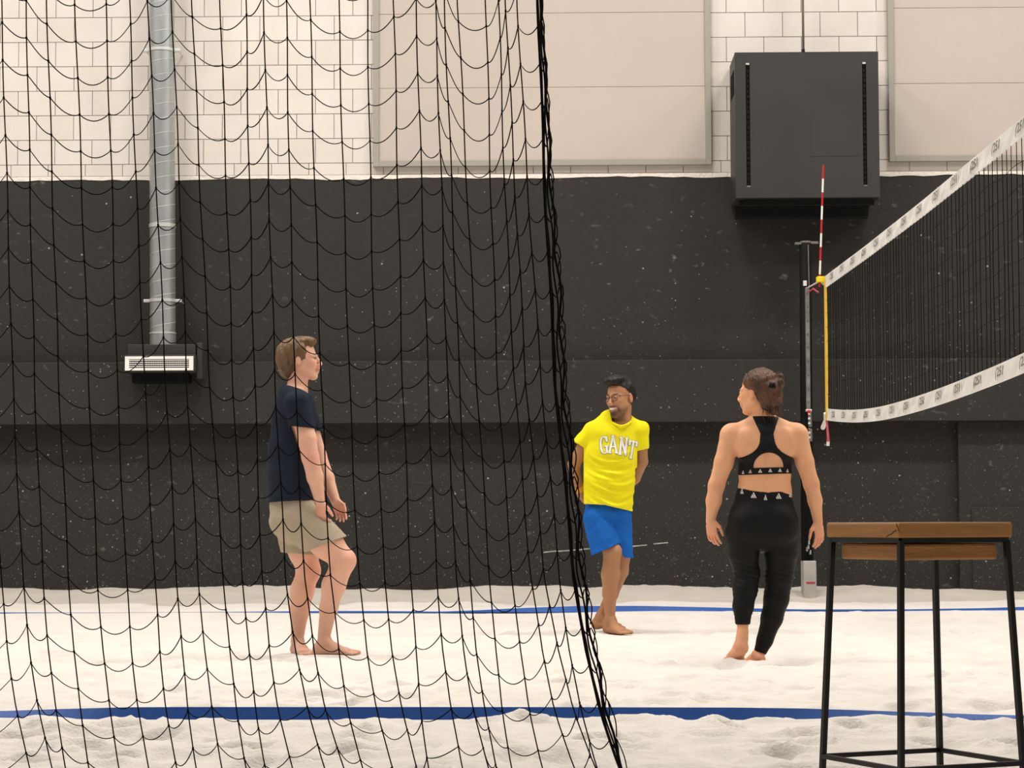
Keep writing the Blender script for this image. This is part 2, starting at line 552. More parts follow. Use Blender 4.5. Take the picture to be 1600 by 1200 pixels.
ribbon('court_line', (8.84, dense([(-900, 1116, 1119), (-200, 1114, 1118), (0, 1112, 1120), (85, 1109, 1122), (200, 1105.5, 1124), (300, 1105, 1124.2),
       (800, 1105, 1124.5), (1150, 1106, 1124.5), (1250, 1107.5, 1124.5), (1330, 1110, 1125), (1412, 1113, 1125), (1520, 1117, 1123.5), (1600, 1119, 1121.5), (2500, 1120, 1123)])),
       'blue webbing court line across the near sand, under the net and stool')
ribbon('court_line', (16.9, dense([(-900, 956, 958), (140, 957.5, 959), (300, 956.8, 958.6), (520, 955, 957.3), (600, 955.2, 957.5), (690, 956, 957.5), (745, 954, 956.5), (800, 951, 956.5), (900, 947, 956.5), (1000, 946.8, 956), (1100, 949, 955.5),
       (1180, 951, 955), (1250, 952.5, 954.5), (1420, 952.5, 954.8), (1540, 950.5, 954), (1600, 948.5, 953.5), (1800, 948.5, 955), (2300, 952, 956)])),
       'blue webbing court line half buried in the far sand, behind the man in yellow')

# ---- black cabinet on the wall
OUT = .56
fx0, fz1 = W(1148, 82, OUT); fx1, fz0 = W(1375, 308, OUT)
cab = wall_thing('wall_cabinet', (fx0 + fx1) / 2, 0, fz0)
tag(cab, 'large matt black cabinet with two slotted tracks, hung high on the wall', 'cabinet')
cw = (fx1 - fx0) / 2; chh = fz1 - fz0
body = MB()
xs0 = W(1168, 100, OUT)[0] - (fx0 + fx1) / 2; xs1 = W(1350, 100, OUT)[0] - (fx0 + fx1) / 2
zs1 = W(1168, 99, OUT)[1] - fz0; zs0 = W(1168, 291, OUT)[1] - fz0
sw = .016
body.box((-cw, -OUT + .02, 0), (cw, -.02, chh), .004)
body.build('body', M['cabinet'], cab)
fp = MB()
for (a, b, c, d) in ((-cw, xs0 - sw, 0, chh), (xs0 + sw, xs1 - sw, 0, chh), (xs1 + sw, cw, 0, chh), (xs0 - sw, xs0 + sw, 0, zs0), (xs0 - sw, xs0 + sw, zs1, chh), (xs1 - sw, xs1 + sw, 0, zs0), (xs1 - sw, xs1 + sw, zs1, chh)):
    fp.box((a, -OUT, c), (b, -OUT + .022, d))
fp.build('front_panel', M['cabinet'], cab)
for xs in (xs0, xs1):
    t = MB().box((xs - sw, -OUT + .016, zs0), (xs + sw, -OUT + .0195, zs1)).build('track', M['black'], cab)
    for k in range(24):
        z = zs0 + (zs1 - zs0) * (k + .5) / 24
        MB().box((xs - .006, -OUT + .010, z - .012), (xs + .004 + .004 * (k % 3), -OUT + .0165, z + .012)).build('track_tooth', M['blackmetal'], t)
    MB().box((xs - .013, -OUT - .003, zs1 - .012), (xs + .013, -OUT + .004, zs1 + .003)).build('end_clip', M['zinc_seam'], cab)
    MB().box((xs - .013, -OUT - .003, zs0 - .006), (xs + .015, -OUT + .004, zs0 + .004)).build('end_clip', M['rail'], cab)
xh0 = W(1266, 178, OUT)[0] - (fx0 + fx1) / 2; zh = W(1266, 178, OUT)[1] - fz0
MB().box((xh0, -OUT - .002, zh - .34), (xh0 + .38, -OUT + .001, zh), .001).build('access_plate', M['cabinet'], cab)
sl = MB()
for k in range(5):
    sl.box((-cw - .003, -OUT + .09 + k * .07, chh - .32), (-cw + .004, -OUT + .12 + k * .07, chh - .12))
sl.build('side_grille', M['black'], cab)
MB().box((-cw + .06, -OUT + .05, -.012), (cw - .06, -.06, .0)).build('base_plate', M['blackmetal'], cab)
MB().box((-cw + .03, -.09, -.10), (cw - .03, -.03, .02), .003).build('wall_bracket', M['blackmetal'], cab)
MB().box((-cw + .03, -OUT + .12, -.045), (cw - .03, -OUT + .15, 0.0), .003).build('lower_rail', M['blackmetal'], cab)
# conduit above it
x, z = W(1255, 60, .3)
cd = wall_thing('cable_conduit', x, .3, fz1)
MB().tube([(0, 0, .0), (0, 0, CEIL - fz1 - .0)], .010, 10).build('pipe', M['frame'], cd, smooth=True)
MB().tube([(0, 0, 0), (0, 0, .075)], .013, 10).build('sleeve', M['blackmetal'], cd)
tag(cd, 'thin grey conduit dropping from above into the black cabinet', 'conduit')

# ---- spiral duct and its outlet
DO = .22; DR = .103
xc0, zb = W(254.5, 540, DO); xc1, _ = W(252.5, 0, DO)
duct = wall_thing('ventilation_duct', xc0, DO, zb)
tag(duct, 'round galvanised spiral duct running down the wall on the left', 'duct')
N = 28; mbd = MB(); rings = 150; H = CEIL - zb
def dx(z): return (xc1 - xc0) * min(z / (W(252, 0, DO)[1] - zb), 1.3)
mbd.tube([(dx(z), 0, z) for z in np.linspace(0, H, 40)], DR, N)
mbd.build('pipe', M['zinc'], duct, smooth=True)
sm = MB(); pts = []
pitch = W(250, 400, DO)[1] - W(250, 423, DO)[1]
turns = H / pitch
for k in range(int(turns * 24)):
    a = k / 24 * 2 * math.pi; z = k / 24 * pitch + .07
    if z > H: break
    pts.append((dx(z) + (DR + .0005) * math.cos(a), (DR + .0005) * math.sin(a), z))
sm.tube(pts, .0022, 5).build('spiral_seam', M['zinc_seam'], duct, smooth=True)
for yb, wide in ((353, .03), (521, .012)):
    z = W(254, yb, DO)[1] - zb
    MB().tube([(dx(z), 0, z - wide / 2), (dx(z), 0, z + wide / 2)], DR + .005, N).build('coupling', M['zinc_seam'], duct, smooth=False)
MB().tube([(0, 0, -.0), (0, 0, .085)], DR + .002, N).build('collar', M['zinc'], duct, smooth=False)
for yb in (79, 470):
    z = W(254, yb, DO)[1] - zb
    c = MB().tube([(dx(z), 0, z - .012), (dx(z), 0, z + .012)], DR + .006, N)
    for s in (-1, 1):
        c.box((dx(z) + s * (DR + .028) - .024, -.012, z - .012), (dx(z) + s * (DR + .028) + .024, .012, z + .012), .003)
        c.tube([(dx(z) + s * (DR + .03), 0.0, z), (dx(z) + s * (DR + .03), DO, z)], .006, 6)
    c.build('pipe_clamp', M['zinc_seam'], duct)
GO = .46
gx0, gz1 = W(195.5, 557, GO); gx1, gz0 = W(302, 578.5, GO)
gc = (gx0 + gx1) / 2; gw = (gx1 - gx0) / 2; gh = gz1 - gz0
vent = wall_thing('air_outlet', gc, 0, gz0 - .03)
tag(vent, 'black air outlet box with a white slotted grille under the round duct', 'vent')
zz = .03
MB().box((-gw - .012, -GO + .01, -.012 + zz), (gw + .012, -.02, gh + .012 + zz), .004).build('housing', M['cabinet'], vent)
zp = zb - (gz0 - .03)
MB().box((-gw + .0, -DO - .13, gh + zz), (gw - .0, -DO + .13, zp), .004).build('plenum', M['cabinet'], vent)
MB().box((gw + .012, -DO - .14, -.03), (gw + .055, -DO + .14, zp + .01), .004).build('end_plate', M['cabinet'], vent)
MB().box((-gw + .03, -DO - .10, -.06), (gw - .06, -DO + .12, .02), .004).build('lower_box', M['black'], vent)
fb = .020
fr = MB().box((-gw, -GO - .006, zz), (gw, -GO + .012, zz + fb)).box((-gw, -GO - .006, zz + gh - fb * 1.1), (gw, -GO + .012, zz + gh))
fr.box((-gw, -GO - .006, zz + fb), (-gw + .033, -GO + .012, zz + gh - fb)).box((gw - .033, -GO - .006, zz + fb), (gw, -GO + .012, zz + gh - fb))
fr.build('grille_frame', M['white'], vent)
MB().box((-gw + .03, -GO + .006, zz + .015), (gw - .03, -GO + .012, zz + gh - .015)).build('grille_back', M['black'], vent)
ih = gh - 2.1 * fb
for k in range(4):
    z = zz + fb + ih * (k + .75) / 4.3
    MB().box((-gw + .03, -GO - .003, z - .003), (gw - .03, -GO + .006, z + .003)).build('slat', M['white'], vent)
for k in range(26):
    x = -gw + .035 + (2 * gw - .07) * (k + .5) / 26
    MB().box((x - .0018, -GO + .0, zz + fb), (x + .0018, -GO + .006, zz + gh - fb)).build('louvre_fin', M['rail'], vent)

# ---- volleyball post at the far end
ZP = 17.93; sP = F / ZP
pb = P(1261.5, 923, ZP); ptop = P(1258.5, 380, ZP)
post = empty('net_post', (pb.x, ZP, pb.z - .12))
tag(post, 'black padded volleyball post with grey winch rail standing by the wall', 'post')
hp = ptop.z - pb.z + .12
lean = ptop.x - pb.x
def px_(z): return lean * z / hp
pw = 9.5 / sP
zf = P(1261, 876, ZP).z - post.location.z
o_ = MB().tube([(px_(zf) , 0, zf), (px_(hp), 0, hp)], pw, 16)
o_.build('post_padding', M['black'], post, smooth=True)
MB().tube([(px_(hp) , 0, hp - .03), (px_(hp) , 0, hp + .015)], .045, 12).build('post_cap', M['rail'], post)
MB().box((px_(hp) - .085, -.03, hp - .012), (px_(hp) - .03, .03, hp + .004)).box((px_(hp) + .03, -.02, hp - .006), (px_(hp) + .10, .02, hp + .012)).build('cap_strap', M['rail'], post)
zr1 = P(1259, 450, ZP).z - post.location.z; zr0 = P(1259, 640, ZP).z - post.location.z
xr_ = P(1260.5, 550, ZP).x - pb.x
MB().box((xr_ - .016, -pw - .03, zr0), (xr_ + .016, -pw + .01, zr1), .004).build('winch_rail', M['rail'], post)
for k in range(9):
    z = zr0 + (zr1 - zr0) * (k + .5) / 9
    MB().box((xr_ - .006, -pw - .032, z - .008), (xr_ + .006, -pw - .029, z + .008)).build('rail_slot', M['rail_dark'], post)
MB().tube([(xr_ + .012, -pw - .02, hp - .02), (xr_ + .016, -pw - .02, zr1)], .004, 6).build('pull_cable', M['rail'], post)
MB().tube([(xr_ - .018, -pw - .03, zr1 + .01), (xr_ - .018, -pw - .03, zr1 + .05)], .015, 10).build('pulley', M['rope_w'], post)
MB().box((xr_ - .022, -pw - .035, zr0 - .02), (xr_ + .026, -pw + .0, zr0 + .0), .004).build('rail_clamp', M['zinc_seam'], post)
zlow = P(1262, 690, ZP).z - post.location.z
chain = MB().tube([(xr_ + .01, -pw - .02, zr0), (xr_ + .014, -pw - .02, zlow)], .015, 8)
chain.build('strap', M['rail'], post)
lk = MB()
for k in range(6):
    z = zr0 - .03 - k * (zr0 - zlow - .03) / 6
    lk.box((xr_ - .006, -pw - .045, z - .014), (xr_ + .010, -pw - .034, z + .0))
lk.build('strap_buckle', M['rope_w'], post)
MB().box((xr_ - .012, -pw - .046, zr0 - .035), (xr_ + .014, -pw - .03, zr0 - .012), .002).build('red_hook', M['red'], post)
xf0 = P(1253.5, 900, ZP).x - pb.x; xf1 = P(1273.5, 900, ZP).x - pb.x
pd = MB().box((xf0, -.09, .0), (xf1, .09, zf), .008).build('foot_pad', M['pad'], post)
zrd = P(1264, 910, ZP).z - post.location.z
MB().box((xf0 + .02, -.093, zrd - .006), (xf1 - .012, -.0895, zrd + .006)).build('red_label', M['red'], pd)
kn = MB()
for (kx, ky) in ((1262, 851), (1261, 858), (1264, 866), (1259, 861)):
    q_ = P(kx, ky, ZP)
    kn.tube([(q_.x - pb.x, -pw - .03, q_.z - post.location.z), (q_.x - pb.x + .004, -pw - .01, q_.z - post.location.z + .03)], .008, 6)
kn.build('cleat', M['rail'], post)

# ---- volleyball net
NX0, NY0 = 2.215, 15.93          # far end
NX1, NY1 = 2.150, 7.40           # near end
NL = NY0 - NY1
def nx_(s): return NX0 + (NX1 - NX0) * s / NL
_w = np.linspace(-.7, .7, 15)
def ntop(s): return float(np.interp(s, [0, 2, 4, 6.35, 8.53], [2.492, 2.472, 2.464, 2.470, 2.495]))
def nbot(s): return float(np.mean(np.interp(s + _w, [-1, 0, .8, 2.0, 3.0, 4.5, 6.35, 8.53, 9.6], [1.545, 1.475, 1.425, 1.372, 1.355, 1.357, 1.388, 1.47, 1.54])))
net = empty('volleyball_net', (NX0, NY0, 0))
tag(net, 'black beach volleyball net with printed white tapes running towards the camera', 'net')
TW = .082
def npt(s, z, dx_=0.0): return (nx_(s) - NX0 + dx_, -s, z)
def tape(zf_, up, name):
    mb = MB(); n = 80
    rings = []
    for i in range(n + 1):
        s = NL * i / n
        z = zf_(s)
        a = z; b = z - TW if up else z + TW
        lo_, hi_ = min(a, b), max(a, b)
        wob = .004 * math.sin(s * 9.1) + .003 * math.sin(s * 23)
        bse = len(mb.v)
        for (dx_, zz_) in ((-.0045, lo_), (-.0045 + wob, (lo_ + hi_) / 2), (-.0045, hi_), (.0045, hi_), (.0045 + wob, (lo_ + hi_) / 2), (.0045, lo_)):
            mb.v.append(npt(s, zz_, dx_))
        rings.append(bse)
    for i in range(n):
        for k in range(6):
            l = (k + 1) % 6
            mb.f.append((rings[i] + k, rings[i] + l, rings[i + 1] + l, rings[i + 1] + k))
    mb.f.append(tuple(rings[0] + k for k in range(6))); mb.f.append(tuple(rings[-1] + k for k in range(6)))
    return mb.build(name, M['tape'], net)
tt = tape(ntop, True, 'top_tape')
bt = tape(nbot, False, 'bottom_tape')
# printed marks: slanted lettering on the tape
fc = bpy.data.curves.new('mark', 'FONT'); fc.body = '(251'; fc.size = 1.0; fc.resolution_u = 2; fc.shear = .35; fc.extrude = .004; fc.offset = .012
fo = bpy.data.objects.new('mark', fc); COL.objects.link(fo)
dg = bpy.context.evaluated_depsgraph_get()
fm = bpy.data.meshes.new_from_object(fo.evaluated_get(dg))
bpy.data.objects.remove(fo)
xs_ = [v.co.x for v in fm.vertices]; ys_ = [v.co.y for v in fm.vertices]
cx, cy = (min(xs_) + max(xs_)) / 2, (min(ys_) + max(ys_)) / 2
wT = max(xs_) - min(xs_); hT = max(ys_) - min(ys_)
mk = fm.copy()
for v in mk.vertices:
    gx_, gy_, gz_ = v.co
    v.co = (-gz_ * .08 , -(gx_ - cx) / wT * .17, (gy_ - cy) / hT * .054)
mk.materials.clear(); mk.materials.append(M['ink'])
bpy.data.meshes.remove(fm)
for par, ff, sgn in ((tt, ntop, -1), (bt, nbot, 1)):
    k = 0; s = .42
    while s < NL - .3:
        sl_ = (ff(s + .1) - ff(s - .1)) / .2
        o = link('printed_mark', mk, par, loc=npt(s, ff(s) + sgn * TW / 2, -.0095 - .001))
        o.rotation_euler = (-math.atan(sl_), 0, 0) if False else (math.atan(-sl_), 0, 0)
        s += .5; k += 1
# cords
ncv = int(NL / .1)
for i in range(1, ncv):
    s = i * .1
    wv = .004 * math.sin(i * 1.7)
    mb = MB().tube([npt(s, nbot(s) + TW, wv * .3), npt(s + wv, (nbot(s) + ntop(s)) / 2, wv), npt(s, ntop(s) - TW, wv * .3)], .0022, 4)
    mb.build('upright_cord', M['netcord'], net)
for j in range(1, 9):
    t = j / 9
    pts = []
    for i in range(0, 87):
        s = min(i * .1, NL)
        pts.append(npt(s, (nbot(s) + TW) * (1 - t) + (ntop(s) - TW) * t + .006 * math.sin(i * 1.1 + j)))
    MB().tube(pts, .0013, 4).build('cross_cord', M['netcord'], net)
for s in (0.03, NL - .03):
    MB().box((nx_(s) - NX0 - .007, -s - .03, nbot(s) + .0), (nx_(s) - NX0 + .007, -s + .03, ntop(s) + .0)).build('side_band', M['yellow'], net)
# ropes to the far post
r1 = P(1263, 449, ZP - pw - .02) - net.location
MB().tube([npt(0, ntop(0) - .01), tuple(r1)], .007, 6).build('guy_rope', M['rope_w'], net)
MB().tube([npt(-.02, ntop(0) - .035), npt(-.12, ntop(0) - .02)], [.026, .02], 8).build('rope_knot', M['rope_w'], net)
r2 = P(1262, 668, ZP - pw - .02) - net.location
mid = (Vector(npt(0, nbot(0) + .0)) + r2) / 2 + Vector((0, 0, -.03))
MB().tube([npt(0, nbot(0) + .02), tuple(mid), tuple(r2)], .006, 6).build('guy_rope', M['black'], net)
MB().tube([npt(-.02, nbot(0) + .05), npt(-.05, nbot(0) + .0), npt(-.2, nbot(0) - .045)], [.018, .014, .017], 8).build('rope_knot', M['rope_w'], net)
q_ = P(1294, 690, NY0 - .05) - net.location
MB().tube([npt(-.0, nbot(0) + .02), tuple(q_ + Vector((0, 0, .03))), tuple(q_)], [.007, .009, .012], 6).build('hanging_rope', M['rope_red'], net)
MB().tube([tuple(q_), tuple(q_ - Vector((.002, 0, .03)))], .011, 6).build('rope_tip', M['rope_w'], net)
q0 = P(1262, 457, ZP - .12) - net.location; q1 = P(1279, 457, ZP - .2) - net.location
MB().tube([tuple(q0), tuple((q0 + q1) / 2 + Vector((0, 0, .03))), tuple(q1)], .008, 6).build('red_tie', M['rope_red'], net)
# antenna
za = ntop(0.06)
ant = empty('net_antenna', (nx_(.0) - .035, NY0 + .03, ntop(.05) - .07))
tag(ant, 'thin red and white striped antenna rising above the far net end', 'antenna')
atop = P(1287.5, 257, NY0).z
zc = atop - ant.location.z; k = 0; z = zc
tipx = P(1287.5, 257, NY0).x - ant.location.x; 
while z > .02:
    z0_ = max(z - .0975, 0)
    t0 = z0_ / zc; t1 = z / zc
    MB().tube([(tipx * t0, 0, z0_), (tipx * t1, 0, z)], .0072, 8).build('stripe_rod', M['red'] if (k % 2 == 0) else M['white'], ant)
    z = z0_; k += 1
zclip = P(1290, 436, NY0).z - ant.location.z
MB().box((-.02, -.03, zclip - .02), (.04, .03, zclip + .02), .004).build('clip', M['yellowb'], ant)

# second post, out of the picture on the right, which carries the near end
for_post = empty('net_post', (2.14, 6.7, -.1))
tag(for_post, 'black padded volleyball post near the camera carrying the near net end', 'post')
MB().tube([(0, 0, 0), (0, 0, 2.8)], .05, 16).build('post_padding', M['black'], for_post, smooth=True)
MB().tube([(0, 0, 2.8), (0, 0, 2.83)], .045, 12).build('post_cap', M['rail'], for_post)
for z in (ntop(NL) - .03, nbot(NL) + .03):
    MB().tube([npt(NL, z), (2.14 - NX0, 6.75 - NY0, z)], .006, 6).build('guy_rope', M['rope_w'], net)

# ---- stool
C0 = P(1405, 829, ZST)                                   # nearest corner of the seat
phi = math.atan2(85, 192)
sl_ = math.hypot(85, 192) / SST * 1.02
ex = Vector((math.cos(phi), math.sin(phi), 0)); ey = Vector((-math.sin(phi), math.cos(phi), 0))
stool = empty('bar_stool', (C0.x + (ex.x + ey.x) * sl_ / 2, C0.y + (ex.y + ey.y) * sl_ / 2, 0.0), phi)
tag(stool, 'square stool with a chipped brown wooden seat on thin black metal legs', 'stool')
zt_ = P(1405, 817, ZST).z; z1_ = P(1405, 840.5, ZST).z
h_ = sl_ / 2
st = MB().box((-h_, -h_, z1_), (h_, h_, zt_), .005).build('seat', M['oak'], stool)
MB().box((-h_ + .003, -h_ + .003, zt_ - .002), (h_ - .003, h_ - .003, zt_ + .0012), .001).build('seat_top', M['oak_edge'], st)
ck = MB()
cr = [(.004, .040), (.002, .034), (-.001, .030), (-.004, .026)]
def on_left(u, z): return (-h_ - .0006, -h_ + u, z1_ + z)
def crackline(pts, w):
    for a, b in zip(pts, pts[1:]):
        ck.tube([on_left(*a), on_left(*b)], w, 4)
hs = zt_ - z1_
crackline([(.012, hs * .97), (.010, hs * .78), (.004, hs * .6), (.001, hs * .45)], .0009)
crackline([(.013, hs * .5), (.025, hs * .42), (.036, hs * .26), (.050, hs * .18), (.062, hs * .04)], .0012)
ck.build('crack', M['crack'], st)
zb0 = P(1405, 876, ZST).z; zb1 = P(1405, 850.5, ZST).z
i_ = h_ * .84
MB().box((-i_, -i_, zb0), (i_, i_, zb1), .006).build('lower_board', M['oak'], stool)
zr_ = z1_
rl = .012
def bar(name, a, b, w=.0135):
    return MB().bar(a, b, w).build(name, M['blackmetal'], stool)
hi_ = h_ - .012
for (a, b) in (((-hi_, -hi_), (hi_, -hi_)), ((-hi_, hi_), (hi_, hi_)), ((-hi_, -hi_), (-hi_, hi_)), ((hi_, -hi_), (hi_, hi_))):
    bar('frame_rail', (a[0], a[1], z1_ - .0065), (b[0], b[1], z1_ - .0065))
spl = .030
zfoot = 0.0
for sx in (-1, 1):
    for sy in (-1, 1):
        wpx = stool.location + ex * sx * (hi_ + spl) + ey * sy * (hi_ + spl)
        zf_ = sand_at(wpx.x, wpx.y) - .012
        bar('leg', (sx * hi_, sy * hi_, z1_ - .008), (sx * (hi_ + spl), sy * (hi_ + spl), zf_), .0145)
zr2 = P(1512, 1180, ZST + .35).z
tt_ = (z1_ - zr2) / z1_
hr = hi_ + spl * tt_
for (a, b) in (((-hr, -hr), (hr, -hr)), ((-hr, hr), (hr, hr)), ((-hr, -hr), (-hr, hr)), ((hr, -hr), (hr, hr))):
    bar('foot_rail', (a[0], a[1], zr2), (b[0], b[1], zr2), .0125)

# ---- hanging safety net in the foreground
CORDS = [  # px at y = 0, 300, 600, 900, 1200 and the height of one knot
 (-118, -109, -99, -86, -44, 100), (-78, -69, -59, -46, -4, 118), (-36, -27, -17, 1, 45, 72),
 (2, 11, 20, 35, 80, 35), (41, 47, 54, 67, 102, 59), (73, 82, 92, 107, 139, 95), (117, 128, 139, 152, 186, 122), (165, 175, 183, 197, 231, 121),
 (202, 213, 226, 241, 275, 95), (231, 245, 259, 276, 307, 60), (268, 281, 292, 310, 347, 50), (300, 313, 328, 349, 385, 84), (344, 354, 364, 379, 415, 102),
 (384, 390, 398, 409, 456, 81), (412, 420, 430, 446, 507, 51), (447, 453, 461, 475, 536, 59), (484, 492, 502, 516, 566, 89), (529, 537, 546, 560, 612, 107),
 (574, 579, 587, 600, 650, 105), (615, 622, 629, 642, 670, 84), (650, 659, 669, 682, 722, 56), (680, 690, 699, 712, 762, 60), (694, 706, 718, 734, 775, 101),
 (715, 730, 745, 765, 800, 147), (759, 767, 778, 800, 848, 154), (779, 789, 804, 829, 897, 116), (790, 805, 822, 851, 931, 75), (808, 825, 846, 874, 933, 41), (840, 851, 867, 896, 968, 40)]
ZN = 6.02
sn = empty('safety_net', P(420, 1257, ZN))
sn.location.z = 0
tag(sn, 'black knotted safety net hanging as a curtain in the left foreground', 'net')
so = sn.location
nrng = random.Random(11)
YT = -1280.0
fold = []
dy = 0; sgn = 1
for i, c in enumerate(CORDS):
    gap = (CORDS[i][0] - CORDS[i - 1][0]) if i else 40
    d = math.sqrt(max(50.0 ** 2 - gap ** 2, 100)) / SST
    dy += sgn * d * .55
    if abs(dy) > .045: sgn = -1 if dy > 0 else 1
    fold.append(max(min(dy, .07), -.07))
def cordx(c, y):
    xs = [-1300, 0, 300, 600, 900, 1020, 1110, 1200, 1262]
    d9 = c[4] - c[3]
    ex_ = [c[0] - 30, c[0], c[1], c[2], c[3], c[3] + d9 * .27, c[3] + d9 * .56, c[4], c[4] + d9 * .38]
    return float(np.interp(y, xs, ex_)) + .9 * math.sin(y * .021 + c[0])
def npos(i, y, extra=0.0):
    c = CORDS[i]
    p = P(cordx(c, y), y, ZN + fold[i] + extra)
    return (p.x - so.x, p.y - so.y, p.z - so.z)
def per(c): return 58.75 - .019 * (c[5] - 40)
YB = 1252
for i, c in enumerate(CORDS):
    thick = 1 if i < len(CORDS) - 1 else 1.75
    pts = [npos(i, y) for y in np.arange(YT, YB + 1, 28)]
    MB().tube(pts, .0019 * thick, 5).build('hanging_cord', M['cord'], sn)
kn = MB()
for r in range(-22, 21):
    pts = []
    for i, c in enumerate(CORDS):
        y = c[5] + r * per(c)
        if y > YB: y = YB
        k = Vector(npos(i, y))
        if i:
            a = prev; b = k
            ch = (b - a).length * SST
            L = 58.0
            sag = math.sqrt(max(.375 * ch * (L - ch), 36.0)) * (.72 + .2 * nrng.random()) / SST
            sag = min(sag, .030)
            n = 8
            for t_ in range(1, n):
                t = t_ / n
                p = a.lerp(b, t)
                # the cord leaves every knot nearly level, then drops
                e = t * t * (3 - 2 * t)
                p.z = a.z + (b.z - a.z) * (.72 * t + .28 * e) - sag * 4 * t * (1 - t)
                pts.append(tuple(p))
        pts.append(tuple(k)); prev = k
        if 0 < i: kn.box((k.x - .0025, k.y - .0025, k.z - .0028), (k.x + .0025, k.y + .0025, k.z + .0028))
    MB().tube(pts, .0016, 4).build('mesh_cord', M['cord'], sn)
kn.build('knots', M['cord'], sn, kind='stuff')
# gathered edge of the net: hem rope, slack rope and the loose meshes between them
e = CORDS[-1]
def hem(off, amp, ph, per_):
    pts = []
    for y in np.arange(YT, YB + 1, 12):
        k = 1 if y < 500 else 1.0
        taper = float(np.interp(y, [-1300, 0, 200, 420, 900, 1100, 1200, 1260], [.3, .42, .6, .95, 1, .8, .3, .1]))
        x = cordx(e, y) + taper * (off + amp * math.sin(y / per_ * 2 * math.pi + ph))
        p = P(x, y, ZN + fold[-1] + .012 + .02 * math.sin(y * .02 + ph))
        pts.append((p.x - so.x, p.y - so.y, p.z - so.z))
    return pts
MB().tube(hem(2.2, .8, 0, 90), .0030, 5).build('hem_rope', M['cord'], sn)
MB().tube(hem(9, 2.2, 1.0, 117), .0026, 5).build('slack_rope', M['cord'], sn)
MB().tube(hem(14.5, 3.2, 2.4, 117), .0034, 5).build('slack_rope', M['cord'], sn)
MB().tube(hem(17.5, 4.4, 3.4, 59), .0019, 5).build('slack_rope', M['cord'], sn)
for r in range(-22, 21):
    y = e[5] + r * per(e)
    if y > 1215 : continue
    a = npos(len(CORDS) - 1, y)
    w_ = float(np.interp(y, [0, 200, 420, 900, 1100, 1250], [.4, .55, .95, 1, .9, .3]))
    q1 = P(cordx(e, y + 10) + 9 * w_, y + 13, ZN + fold[-1] + .02)
    q2 = P(cordx(e, y - 3) + 16 * w_, y - 6 + 8 * nrng.random(), ZN + fold[-1] + .03)
    q3 = P(cordx(e, y + 24) + (20 + 3 * nrng.random()) * w_, y + 26, ZN + fold[-1] + .0)
    q4 = P(cordx(e, y + 52) + 15 * w_, y + 54, ZN + fold[-1] + .01)
    lp = [Vector(a)] + [q - so for q in (q1, q2, q3, q4)]
    # smooth through the points
    out = []
    for k in range(len(lp) - 1):
        p0 = lp[max(k - 1, 0)]; p1 = lp[k]; p2 = lp[k + 1]; p3 = lp[min(k + 2, len(lp) - 1)]
        for t_ in range(5):
            t = t_ / 5
            out.append(tuple(.5 * ((2 * p1) + (p2 - p0) * t + (2 * p0 - 5 * p1 + 4 * p2 - p3) * t * t + (3 * p1 - p0 - 3 * p2 + p3) * t ** 3)))
    out.append(tuple(lp[-1]))
    MB().tube(out, .0018, 4).build('loose_loop', M['cord'], sn)
# steel rope that carries it under the ceiling
ya = npos(0, YT); yb_ = npos(len(CORDS) - 1, YT)
MB().tube([(ya[0] - 1, .0, ya[2] + .01), (yb_[0] + .1, .0, yb_[2] + .01)], .006, 8).build('carrier_cable', M['zinc'], sn)
hgr = MB()
for x in np.linspace(ya[0] - .9, yb_[0], 5):
    hgr.tube([(x, 0, ya[2]), (x, 0, CEIL - so.z + .01)], .004, 6)
hgr.build('hanger_wire', M['zinc'], sn)

